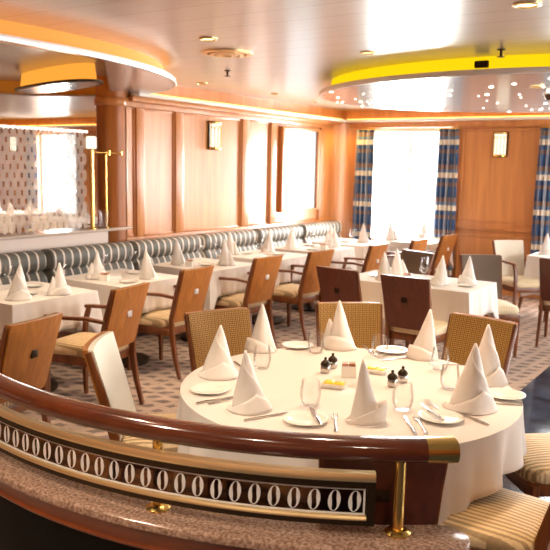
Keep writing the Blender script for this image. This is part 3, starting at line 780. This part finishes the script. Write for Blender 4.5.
# ------------------------------------------------------------------ tableware
def napkin_mesh(variant, seed):
    rnd = random.Random(seed); mb = MB(); h = 0.25 + rnd.uniform(-0.01, 0.012); ph = rnd.random() * 6
    lean = (rnd.uniform(-0.022, 0.022), rnd.uniform(-0.02, 0.02))
    def cone(u, v, r0, hh, cx=0.0, cy=0.0, turn=1.12, sq=1.0, wr=0.07, base=0.0, a0=0.0):
        a = a0 + 2 * PI * turn * u; k = 1 - v
        r = r0 * (k ** 0.95) * (1 + 0.16 * (u - 0.5)) * (1 + wr * (0.4 + 0.6 * k) * (abs(math.sin(2.5 * a + ph)) * 2 - 1) + 0.03 * math.sin(9 * v + 2 * a)) + 0.003
        zz = base * max(0.0, math.sin(a - a0)) * k + hh * v
        return (cx + lean[0] * v + r * math.cos(a), cy + lean[1] * v + sq * r * math.sin(a), zz)
    if variant == 'A':      # cone wrapped round itself, a diagonal flap crossing the front and a turned up cuff
        mb.grid(lambda u, v: cone(u, v, 0.072, h, wr=0.05), 44, 14)
        def flap(u, v):
            a = -2.6 + u * 3.3; top = h * (0.93 - 0.62 * u); z = 0.004 + (top - 0.004) * v; k = 1 - z / h
            r = 0.072 * k ** 0.92 + 0.006 + 0.006 * (1 - u) * k + 0.003 * math.sin(6 * u + 5 * v)
            return (lean[0] * z / h + r * math.cos(a), lean[1] * z / h + r * math.sin(a), z)
        mb.grid(flap, 24, 12)
        def cuff(u, v):
            a = -PI / 2 + 0.25 + (u - 0.5) * 3.8; pk = max(0.0, 1 - abs(u - 0.62) * 2.4); hh = 0.016 + 0.066 * pk
            z = hh * v; k = 1 - z / h; r = 0.072 * k ** 0.92 + 0.016 + 0.010 * (1 - v) + 0.002 * math.sin(17 * u)
            return (lean[0] * z / h + r * math.cos(a), lean[1] * z / h + r * math.sin(a), z + 0.001)
        mb.grid(cuff, 30, 6)
    elif variant == 'B':    # tall peak with a smaller second peak at one side
        mb.grid(lambda u, v: cone(u, v, 0.066, h), 36, 12)
        mb.grid(lambda u, v: cone(u, v, 0.05, h * 0.58, -0.055, 0.01, 1.0, 0.7), 24, 8)
        def hem(u, v):
            a = -PI / 2 + (u - 0.5) * 3.6; r = 0.092 - 0.016 * v; return (r * math.cos(a), r * math.sin(a), 0.06 * v * (1 - (2 * u - 1) ** 2) + 0.012 * v + 0.001)
        mb.grid(hem, 24, 4)
    else:                   # slim upright fold with a hat-like band tipped round its foot
        mb.grid(lambda u, v: cone(u, v, 0.056, h, sq=0.75, wr=0.03), 32, 12)
        def band(u, v):
            a = 2 * PI * u; z0 = 0.002; r = 0.078 + 0.006 * v + 0.006 * abs(math.sin(2 * a))
            x, y = r * 0.95 * math.cos(a), r * 0.68 * math.sin(a)
            return (x, y - 0.012, z0 + 0.044 * v + 0.62 * v * (x * 0.8 - y * 0.2))
        mb.grid(band, 36, 5)
    return mb
def mk_napkin(variant, seed):
    def mk(): return napkin_mesh(variant, seed).build('napkin', M['napkin'], solid=0.0025, angle=80)
    return mk
def napkin(variant, x, y, rz, label, group, z=0.7405, seed=0, s=1.0):
    o = place('nap%s%d' % (variant, seed), mk_napkin(variant, seed), (x, y, z), rz, label, 'napkin', group); o.scale = (s, s, s); return o
def mk_plate(r=0.085):
    def mk():
        mb = MB(); mb.lathe([(0.001, 0.004), (r * 0.6, 0.004), (r * 0.7, 0.008), (r, 0.015), (r * 1.005, 0.0175), (r * 0.98, 0.018), (r * 0.68, 0.0115), (r * 0.58, 0.0085), (0.001, 0.0085)], n=36, caps=False)
        return mb.build('plate', M['china'])
    return mk
def plate(x, y, lb, grp, r=0.085, z=0.738): return place('plate%g' % r, mk_plate(r), (x, y, z), 0, lb, 'plate', grp)
def mk_tumbler():
    mb = MB(); mb.lathe([(0.001, 0.0), (0.027, 0.0), (0.034, 0.008), (0.043, 0.038), (0.043, 0.065), (0.036, 0.112), (0.0345, 0.112), (0.0415, 0.065), (0.0415, 0.038), (0.032, 0.012), (0.001, 0.008)], n=24, caps=False)
    return mb.build('tumbler', M['glass'])
def mk_goblet():
    mb = MB(); mb.lathe([(0.001, 0.0), (0.034, 0.0), (0.034, 0.003), (0.005, 0.01), (0.004, 0.075), (0.012, 0.082), (0.034, 0.105), (0.04, 0.135), (0.034, 0.185), (0.0325, 0.185), (0.0385, 0.135), (0.032, 0.107), (0.01, 0.086), (0.001, 0.084)], n=22, caps=False)
    return mb.build('wine_glass', M['glass'])
def mk_knife():
    root = empty('knife'); mb = MB(); mb.bar([(0, -0.105, 0.004), (0, -0.06, 0.005), (0, 0.0, 0.004)], [0.012, 0.013, 0.009], [0.006, 0.007, 0.005]); mb.build('handle', M['silver'], root)
    mb = MB(); mb.bar([(0, 0.0, 0.004), (0, 0.03, 0.0035), (0, 0.085, 0.003), (0, 0.105, 0.0025)], [0.010, 0.017, 0.018, 0.004], [0.003, 0.002, 0.002, 0.0015]); mb.build('blade', M['silver'], root); return root
def mk_fork():
    root = empty('fork'); mb = MB(); mb.bar([(0, -0.10, 0.004), (0, -0.05, 0.005), (0, 0.03, 0.006), (0, 0.045, 0.004)], [0.014, 0.010, 0.006, 0.016], 0.003); mb.build('handle', M['silver'], root)
    mb = MB()
    for i in range(4):
        x = -0.0105 + i * 0.007; mb.bar([(x * 0.7, 0.042, 0.004), (x, 0.06, 0.003), (x, 0.10, 0.007)], [0.004, 0.0035, 0.002], 0.002)
    mb.build('tines', M['silver'], root); return root
def cutlery(kind, x0, y0, x1, y1, lb, z=0.7395, tilt=0.0):
    # runs from the handle end (x0,y0) to the tip (x1,y1)
    place(kind, mk_knife if kind == 'knife' else mk_fork, ((x0 + x1) / 2, (y0 + y1) / 2, z), math.atan2(y1 - y0, x1 - x0) - PI / 2, lb, kind, kind + 's on the tables', (tilt, 0))
def mk_butter():
    root = empty('butter_dish'); mb = MB()
    mb.sweep([[(sx * a, sy * b, z) for sx, sy in ((1, -1), (1, 1), (-1, 1), (-1, -1))] for a, b, z in ((0.042, 0.026, 0), (0.056, 0.036, 0.022), (0.052, 0.032, 0.022), (0.042, 0.026, 0.006))]); mb.build('dish', M['china'], root)
    mb = MB(); mb.box(-0.044, 0.0, -0.026, 0.026, 0.006, 0.026, 0.004); mb.box(0.002, 0.044, -0.024, 0.026, 0.006, 0.024, 0.004); mb.build('butter', M['butter'], root); return root
def mk_shaker():
    root = empty('salt_shaker'); mb = MB(); mb.lathe([(0.016, 0), (0.022, 0.006), (0.024, 0.02), (0.021, 0.034), (0.019, 0.036)], n=18); mb.build('jar', M['silver'], root)
    mb = MB(); mb.lathe([(0.021, 0.035), (0.024, 0.04), (0.022, 0.05), (0.012, 0.06), (0.005, 0.064), (0.008, 0.07), (0.005, 0.076), (0.001, 0.077)], n=18); mb.build('cap', M['bronze'], root); return root
def mk_caddy():
    root = empty('sugar_caddy')
    mb = MB()
    for x0, x1, y0, y1 in ((-0.034, 0.034, -0.024, -0.022), (-0.034, 0.034, 0.022, 0.024), (-0.034, -0.032, -0.022, 0.022), (0.032, 0.034, -0.022, 0.022)): mb.box(x0, x1, y0, y1, 0, 0.055)
    mb.box(-0.034, 0.034, -0.024, 0.024, 0, 0.003); mb.build('holder', M['china'], root)
    for nm, m_, x0 in (('sugar_packets', 'pink_paper', -0.030), ('sweetener_packets', 'brown_paper', 0.002)):
        mb = MB()
        for i in range(5): mb.box(x0 + i * 0.0055, x0 + i * 0.0055 + 0.004, -0.02, 0.02, 0.004, 0.068 - 0.002 * (i % 2))
        mb.build(nm, M[m_], root)
    return root

NG = 'folded napkins on the round table'
for v, x, y, rz, sd, s, lb in [
    ('A', -2.05, 2.64, 0.2, 1, 0.98, 'wide cone napkin at the wall side edge of the round table'),
    ('A', -1.66, 2.34, 0.45, 2, 0.92, 'cone napkin nearest the handrail, cuff sweeping up in front'),
    ('B', -2.17, 3.16, -0.3, 3, 1.0, 'napkin with side peak standing before the woven chair on the wall side'),
    ('B', -1.87, 3.47, 0.1, 4, 1.05, 'slim tall napkin with side peak before the amber woven chair'),
    ('B', -1.42, 3.55, -0.4, 5, 1.0, 'slender napkin beside the woven chair, on the far rim of the round table'),
    ('A', -1.02, 3.30, 0.6, 6, 1.05, 'cone napkin partly hidden behind the big cone by the stone walkway'),
    ('A', -0.95, 2.90, 0.35, 7, 1.1, 'big cone napkin by the stone walkway with a level cuff'),
    ('C', -1.22, 2.49, 0.6, 8, 0.98, 'slim napkin in grey shade with a hat like band at its foot')]:
    napkin(v, x, y, rz, lb, NG, seed=sd, s=s)
PG = 'white side plates on the round table'
for x, y, lb in [(-1.93, 2.42, 'side plate below the wide cone napkin'), (-1.40, 2.34, 'side plate with knife and fork close to the handrail'), (-0.99, 2.68, 'side plate with one knife across it, above the brass rail end'),
                 (-0.875, 3.13, 'side plate on the rim beside the stone walkway'), (-2.05, 3.33, 'side plate next to the napkin with side peak'), (-1.60, 3.55, 'side plate on the far rim between two slender napkins')]:
    plate(x, y, lb, PG)
GG = 'stemless water glasses on the round table'
for x, y, lb in [(-1.48, 2.51, 'clear tumbler behind the plate close to the handrail'), (-1.16, 2.70, 'clear tumbler beside the grey shaded napkin'), (-1.11, 3.09, 'clear tumbler touching the big cone by the walkway'), (-1.96, 2.86, 'clear tumbler behind the cone nearest the handrail'),
                 (-1.91, 3.28, 'clear tumbler in front of the far side plate, near the salt set'), (-1.61, 3.42, 'clear tumbler on the far rim behind the yellow butter'), (-1.26, 3.36, 'clear tumbler in front of the slender napkin')]:
    place('tumbler', mk_tumbler, (x, y, 0.7395), 0, lb, 'glass', GG)
place('caddy', mk_caddy, (-1.56, 2.99, 0.7395), 0.5, 'small holder of sugar packets in the middle of the round table', 'sugar caddy', 'sugar caddies')
place('butter', mk_butter, (-1.53, 2.80, 0.7395), 0.25, 'butter dish in front of the sugar packets on the round table', 'butter dish', 'butter dishes')
place('butter', mk_butter, (-1.49, 3.13, 0.7395), 0.2, 'butter dish behind the sugar packets on the round table', 'butter dish', 'butter dishes')
for x, y, lb in [(-1.68, 2.98, 'silver shaker with dark cap on the wall side, front one'), (-1.69, 3.07, 'silver shaker with dark cap on the wall side, rear one'), (-1.33, 2.97, 'silver shaker with dark cap near the walkway tumbler, front one'), (-1.32, 3.06, 'silver shaker with dark cap near the walkway tumbler, rear one')]:
    place('shaker', mk_shaker, (x, y, 0.7395), 0, lb, 'shaker', 'salt and pepper shakers')
for k, a, b, lb, z, t in [
    ('knife', (-1.59, 2.20), (-1.50, 2.40), 'long knife lying beside the cone nearest the handrail', 0.7395, 0),
    ('knife', (-1.31, 2.30), (-1.44, 2.45), 'knife across the plate close to the handrail', 0.756, 0.0),
    ('fork', (-1.25, 2.31), (-1.35, 2.48), 'fork beside the plate close to the handrail', 0.7395, 0),
    ('knife', (-1.0, 2.46), (-1.12, 2.63), 'knife behind the handrail, below the plate by the brass end', 0.7395, 0),
    ('fork', (-0.97, 2.49), (-1.09, 2.66), 'fork paired with the knife below the brass end plate', 0.7395, 0),
    ('knife', (-0.96, 2.62), (-1.11, 2.77), 'knife resting across the plate above the brass rail end', 0.757, 0),
    ('fork', (-0.99, 2.74), (-1.12, 2.86), 'fork behind the plate above the brass rail end', 0.7395, 0),
    ('knife', (-0.85, 2.74), (-0.97, 2.80), 'short knife at the foot of the big cone by the walkway', 0.7395, 0),
    ('knife', (-0.82, 3.04), (-0.93, 2.98), 'knife below the rim plate beside the walkway', 0.7395, 0),
    ('fork', (-1.82, 2.28), (-1.75, 2.46), 'fork below the wide cone napkin plate', 0.7395, 0),
    ('knife', (-1.86, 2.26), (-1.79, 2.44), 'knife below the wide cone napkin plate', 0.7395, 0),
    ('fork', (-1.78, 3.58), (-1.66, 3.44), 'fork beside the slim napkin before the amber chair', 0.7395, 0),
    ('knife', (-1.47, 3.50), (-1.56, 3.36), 'knife pointing to the slender napkin on the far rim', 0.7395, 0),
    ('fork', (-1.18, 3.52), (-1.33, 3.44), 'fork behind the tumbler before the slender napkin', 0.7395, 0),
    ('knife', (-2.12, 2.86), (-1.97, 2.76), 'knife behind the wide cone napkin', 0.7395, 0)]:
    cutlery(k, a[0], a[1], b[0], b[1], lb, z, t)

# settings on the other tables
def setting(naps, plates, glasses, caddy, where, nseed):
    for i, (x, y, w_) in enumerate(naps):
        napkin('A' if (i + nseed) % 2 == 0 else 'B', x, y, 0.5 + 1.1 * i + nseed, 'napkin %s of %s' % (w_, where), 'folded napkins on the smaller tables', z=0.7405, seed=20 + (i + nseed) % 4, s=0.96)
    for x, y, w_ in plates: plate(x, y, 'plate %s of %s' % (w_, where), 'side plates on the smaller tables', 0.08)
    for x, y, w_ in glasses: place('goblet', mk_goblet, (x, y, 0.7395), 0, 'stemmed glass %s of %s' % (w_, where), 'glass', 'stemmed glasses on the smaller tables')
    if caddy: place('caddy', mk_caddy, (caddy[0], caddy[1], 0.7395), 0.3, 'sugar packet holder on ' + where, 'sugar caddy', 'sugar caddies')
AI, BA = 'on the aisle side', 'on the banquette side'
setting([(-4.34, 3.29, 'on the near edge'), (-4.28, 3.60, 'on the aisle side'), ], [(-4.47, 3.46, 'between the two napkins'), (-4.70, 3.70, BA)], [(-4.72, 3.50, BA), (-4.48, 3.80, 'beside the taller napkin')], (-4.52, 3.19), ORD[0], 0)
setting([(-4.66, 4.32, 'on the near edge'), (-4.33, 4.58, AI)], [(-4.30, 4.33, AI), (-4.62, 4.72, BA)], [(-4.76, 4.50, BA), (-4.72, 4.81, 'at the far corner')], (-4.50, 4.26), ORD[1], 1)
setting([(-4.73, 5.43, 'on the near edge'), (-4.36, 5.70, AI)], [(-4.50, 5.58, 'between the napkins')], [(-4.62, 5.62, 'beside the middle'), (-4.67, 5.90, BA)], (-4.56, 5.40), ORD[2], 2)
setting([(-4.86, 6.45, 'on the near edge'), (-4.70, 6.95, BA)], [(-4.78, 6.62, BA), (-4.45, 6.80, AI)], [(-4.55, 6.55, AI)], None, ORD[3], 3)
setting([(-4.72, 7.45, 'on the near edge'), (-4.40, 7.92, AI)], [(-4.42, 7.46, AI), (-4.7, 7.85, BA)], [(-4.58, 7.7, 'in the middle')], (-4.36, 7.6), ORD[4], 0)
setting([(-4.75, 8.45, 'on the near edge'), (-4.42, 8.75, AI)], [(-4.6, 8.6, 'in the middle')], [(-4.45, 8.5, AI)], None, ORD[5], 1)
MT = 'the square table in mid room'
setting([(-2.74, 5.85, 'nearest the mahogany chair'), (-2.78, 6.22, 'on the window side'), (-2.27, 5.96, 'beside the stemmed glass'), (-2.12, 6.22, 'at the bright cloth corner')], [(-2.06, 6.02, 'at the bright cloth corner'), (-2.9, 6.05, 'at the wall side end')],
        [(-2.42, 5.96, 'in the middle'), (-2.52, 6.22, 'on the window side')], (-2.58, 5.98), MT, 2)
WT = 'the table in front of the bright window'
setting([(-4.28, 9.3, 'on the near edge'), (-4.0, 9.76, 'on the window side')], [(-4.1, 9.5, 'in the middle')], [(-3.85, 9.4, AI)], None, WT, 3)
RT = 'the table by the far plaid curtain'
setting([(-2.17, 9.05, 'on the near edge'), (-2.07, 9.36, 'on the window side')], [(-1.8, 9.0, 'in the middle')], [], None, RT, 0)
for i, (x, y) in enumerate(BT):
    setting([(x - 0.25, y - 0.2, 'on the near edge'), (x + 0.25, y + 0.15, 'on the window side'), (x + 0.2, y - 0.25, 'at the pillar end')], [], [], None, BL[i], i)
OG = 'chairs behind the etched glass'
chair('oc', -11.1, 9.0, 180, 'wooden armchair behind the etched glass, beside the far window table', OG, seat='seat_cream')
chair('oc', -12.65, 9.0, 0, 'wooden armchair behind the etched glass, under its far curtain', OG, seat='seat_cream')
chair('oc', -9.5, 8.9, 180, 'wooden armchair behind the etched glass, near the brass post', OG, seat='seat_cream')
chair('oc', -12.1, 7.6, 180, 'wooden armchair behind the etched glass, at the table by the faint lamp', OG, seat='seat_cream')

# ------------------------------------------------------------------ curved banister in the foreground
BC = (-1.95, 3.57); BR = 1.94
ZL = 0.61; ZH = 0.875
def arc(a): return (BC[0] + math.cos(a), BC[1] + math.sin(a))
def arcp(a, r, z): return (BC[0] + r * math.cos(a), BC[1] + r * math.sin(a), z)
A0 = math.radians(-128); A1 = math.radians(-50.5)
def arc_range(a0, a1, n): return [a0 + (a1 - a0) * i / n for i in range(n + 1)]
def arc_bar(a0, a1, prof, n=60, r=BR, base=None):
    mb = MB(); mb.sweep([[tuple(Vector(arcp(a, r + p[0], p[1])) - Vector(base or (0, 0, 0))) for p in prof] for a in arc_range(a0, a1, n)]); return mb
wf = empty('wall_front', (BC[0], BC[1] - BR, 0)); S(wf); WB = (BC[0], BC[1] - BR, 0)
AL = math.radians(-51.4)
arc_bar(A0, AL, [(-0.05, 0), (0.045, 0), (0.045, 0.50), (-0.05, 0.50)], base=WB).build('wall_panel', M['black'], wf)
arc_bar(A0, AL, [(-0.05, 0.50), (0.050, 0.495), (0.064, 0.497), (0.068, 0.506), (0.062, 0.516), (0.066, 0.535), (0.082, 0.56), (0.088, 0.575), (-0.055, 0.575)], base=WB).build('wood_moulding', M['mould_wood'], wf)
mb = arc_bar(A0, AL, [(-0.060, 0.575), (0.090, 0.575), (0.100, 0.582), (0.103, 0.592), (0.099, 0.604), (0.088, ZL), (-0.052, ZL), (-0.063, 0.6)], base=WB)
# rounded end of the granite ledge
ec = arcp(AL, BR + 0.018, 0); n = 20; rr = 0.071
tng = (-math.sin(AL), math.cos(AL)); rad = (math.cos(AL), math.sin(AL))
rings = []
for k, z in ((1, 0.575), (1.16, 0.582), (1.19, 0.592), (1.14, 0.604), (1.0, ZL)):
    rings.append([(ec[0] + rr * k * (math.cos(t) * rad[0] + math.sin(t) * tng[0]) - WB[0], ec[1] + rr * k * (math.cos(t) * rad[1] + math.sin(t) * tng[1]) - WB[1], z) for t in [PI * i / n for i in range(n + 1)]])
mb.sweep(rings); mb.build('granite_ledge', M['granite'], wf)
mb = MB(); rings = []
for k, z in ((0.9, 0.0), (0.9, 0.575)):
    rings.append([(ec[0] + rr * k * (math.cos(t) * rad[0] + math.sin(t) * tng[0]) - WB[0], ec[1] + rr * k * (math.cos(t) * rad[1] + math.sin(t) * tng[1]) - WB[1], z) for t in [PI * i / n for i in range(n + 1)]])
mb.sweep(rings); mb.build('rounded_end', M['mould_wood'], wf)

bn = empty('banister', (BC[0], BC[1] - BR, ZL)); BB = (BC[0], BC[1] - BR, ZL)
def rel(p): return (p[0] - BB[0], p[1] - BB[1], p[2] - BB[2])
hr = [(0.044 * math.copysign(abs(math.cos(t)) ** 0.8, math.cos(t)), ZH + 0.035 * math.copysign(abs(math.sin(t)) ** 0.8, math.sin(t))) for t in [2 * PI * i / 18 for i in range(18)]]
AC = math.radians(-53.2)
arc_bar(A0, AC, hr, 70, base=BB).build('handrail', M['rail_wood'], bn)
hr2 = [(x * 1.03, ZH + (z - ZH) * 1.03) for x, z in hr]
arc_bar(AC, A1, hr2, 8, base=BB).build('brass_end_cap', M['brass'], bn)['label'] = 'polished brass end cap'
for ad in (-118, -77.8, -55.3):
    a = math.radians(ad); p = rel(arcp(a, BR, ZL)); mb = MB()
    mb.lathe([(0.017, 0.0), (0.017, ZH - ZL - 0.03)], p, 18); po = mb.build('post', M['brass'], bn)
    mb = MB(); mb.lathe([(0.038, 0.0), (0.040, 0.006), (0.030, 0.014), (0.018, 0.018)], p, 24); mb.build('flange', M['brass'], po)
# etched glass panel held just in front of the posts
g0, g1 = math.radians(-128), math.radians(-57.6); RG_ = BR + 0.035; zb, zt = ZL + 0.074, ZL + 0.182
def strip(mb, prof, a0=g0, a1=g1, n=70, r=RG_):
    mb.sweep([[tuple(Vector(arcp(a, r + p[0], p[1])) - Vector(BB)) for p in prof] for a in arc_range(a0, a1, n)]); return mb
def rc(r0, r1, z0, z1): return [(r0, z0), (r1, z0), (r1, z1), (r0, z1)]
strip(MB(), [(-0.016, zt), (0.016, zt), (0.018, zt + 0.013), (0.013, zt + 0.025), (-0.014, zt + 0.025)]).build('top_rail', M['pale_brass'], bn)
mb = strip(MB(), rc(-0.014, 0.012, zt - 0.022, zt)); strip(mb, rc(-0.014, 0.012, zb - 0.030, zb - 0.012))
strip(mb, rc(-0.014, 0.013, zb - 0.03, zt), g1 - 0.012, g1, 2)
mb.build('panel_frame', M['bronze'], bn)
strip(MB(), [(-0.014, zb - 0.012), (0.016, zb - 0.012), (0.018, zb - 0.006), (0.015, zb), (-0.014, zb)], g0, g1 - 0.012).build('bottom_rail', M['pale_brass'], bn)
gl = strip(MB(), rc(-0.004, 0.002, zb, zt - 0.022), g0, g1 - 0.012).build('glass_panel', M['bronze_pane'], bn)
re = RG_ + 0.004; gz0, gz1 = zb + 0.001, zt - 0.023
mb = MB()
for z0, z1 in ((gz0, gz0 + 0.006), (gz1 - 0.006, gz1)): strip(mb, rc(0, 0.002, z0, z1), g0, g1 - 0.014, 70, re)
strip(mb, rc(0, 0.002, gz0, gz1), g1 - 0.017, g1 - 0.014, 1, re)
mb.build('etched_border', M['etched'], gl)
# chain of twisted ovals: each is two crescents, thick on opposite sides
zc = (gz0 + gz1) / 2; hz = (gz1 - gz0) / 2 - 0.0095; pitch = 0.060; stepa = pitch / re
def oval_mesh(a):
    mb = MB(); hw = 0.0185; n = 16
    for half in (0, 1):
        R_ = []
        for i in range(n + 1):
            t = PI * i / n; ang = (PI / 2 + t) if half == 0 else (-PI / 2 + t)
            x, z = hw * math.cos(ang), hz * math.sin(ang)
            w = 0.0016 + 0.0098 * math.sin(t) ** 0.9 * (1.0 - 0.55 * math.cos(t))
            xi = x * max(0.05, 1 - w / hw); zi = z * (1 - 0.35 * w / hz)
            sh = 0.10
            x += sh * z; xi += sh * zi
            R_.append([arcp(a + x / re, re, zc + z), arcp(a + xi / re, re, zc + zi), arcp(a + xi / re, re + 0.002, zc + zi), arcp(a + x / re, re + 0.002, zc + z)])
        mb.sweep([[tuple(Vector(p) - Vector(BB)) for p in r] for r in R_])
    return mb
a = g1 - 0.017 - 0.42 * stepa
while a > g0:
    oval_mesh(a).build('etched_oval', M['etched'], gl); a -= stepa
tag(bn, 'curved mahogany handrail on brass posts with an etched glass panel below', 'banister')

# ------------------------------------------------------------------ lights
def area(name, loc, rot, sx, sy, power, col):
    l = bpy.data.lights.new(name, 'AREA'); l.shape = 'RECTANGLE'; l.size = sx; l.size_y = sy; l.energy = power; l.color = col[:3]
    o = bpy.data.objects.new(name, l); COL.objects.link(o); o.location = loc; o.rotation_euler = rot; return o
for i, (a, b) in enumerate(WIN):
    area('window_daylight', ((a + b) / 2, YF + 0.32, 1.45), (-PI / 2, 0, 0), b - a - 0.02, 1.68, 170 if i < 4 else 110, (1.0, 0.98, 0.96))
for a, b in RW: area('window_daylight', (5.25, (a + b) / 2, 1.45), (0, PI / 2, 0), 1.68, b - a - 0.02, 130, (1.0, 0.97, 0.94))
def spot(x, y, power, col=(1, 0.80, 0.58), ang=95, z=CEIL - 0.03, r=0.05, blend=0.6):
    l = bpy.data.lights.new('downlight_or_fill_beam', 'SPOT'); l.energy = power; l.color = col; l.spot_size = math.radians(ang); l.spot_blend = blend; l.shadow_soft_size = r
    o = bpy.data.objects.new('downlight_or_fill_beam', l); COL.objects.link(o); o.location = (x, y, z); return o
for x, y, p in [(-3.36, 4.17, 70), (-2.65, 5.2, 60), (-1.17, 4.1, 80), (-1.75, 6.6, 50), (-1.5, 2.6, 30), (-4.3, 3.0, 60), (-4.6, 5.3, 50), (-4.6, 7.2, 50), (-2.6, 1.6, 40)]:
    spot(x, y, p)  # beams without a ceiling fixture are added warm fill
for x, y in ((-8, 4.5), (-10.5, 6.5), (-8.5, 1.5), (-11.5, 8.0)): spot(x, y, 110, ang=120)  # added unseen fill to brighten the room behind the glass
spot(-3.8, 3.5, 30, (1, 0.62, 0.2), 13, blend=0.2); spot(-0.62, 2.5, 30, (1, 0.62, 0.2), 12, blend=0.2)  # added unseen spots that throw warm pools on the chair seats
for x, y in ((0.35, 0.2), (-1.0, -0.1), (-2.2, 0.5)): spot(x, y, 80, (1, 0.84, 0.66), 125)  # added fill from the camera side, no fixtures there
spot(-5.25, 9.85, 22, (1, 0.66, 0.16), 110)  # added warm spot that yellows the far corner
spot(-1.45, 2.9, 46, (1, 0.62, 0.36), 58)  # added warm spot for the glow on the round table
W = bpy.data.worlds.new('World'); scn.world = W; W.use_nodes = True
W.node_tree.nodes['Background'].inputs[0].default_value = (1.0, 0.99, 0.97, 1); W.node_tree.nodes['Background'].inputs[1].default_value = 2.5

# ------------------------------------------------------------------ camera
F = 743.0
def dirn(px, py): return Vector((px - 275.0, -(py - 275.0), -F)).normalized()
Yc = dirn(775, 177); Xc = -dirn(-854, 143); Xc = (Xc - Yc * Xc.dot(Yc)).normalized(); Zc = Xc.cross(Yc)
cam = bpy.data.cameras.new('Camera'); co = bpy.data.objects.new('Camera', cam); COL.objects.link(co)
R3 = Matrix((Xc, Yc, Zc)); co.matrix_world = Matrix.Translation((0, 0, 1.70)) @ R3.to_4x4()
cam.sensor_width = 36; cam.lens = 36 * F / 550; cam.clip_start = 0.02
cam.dof.use_dof = True; cam.dof.focus_distance = 3.0; cam.dof.aperture_fstop = 5.6
scn.camera = co
scn.view_settings.view_transform = 'Standard'; scn.view_settings.look = 'None'; scn.view_settings.gamma = 1.0
scn.view_settings.use_curve_mapping = False; scn.view_settings.exposure = 0.58
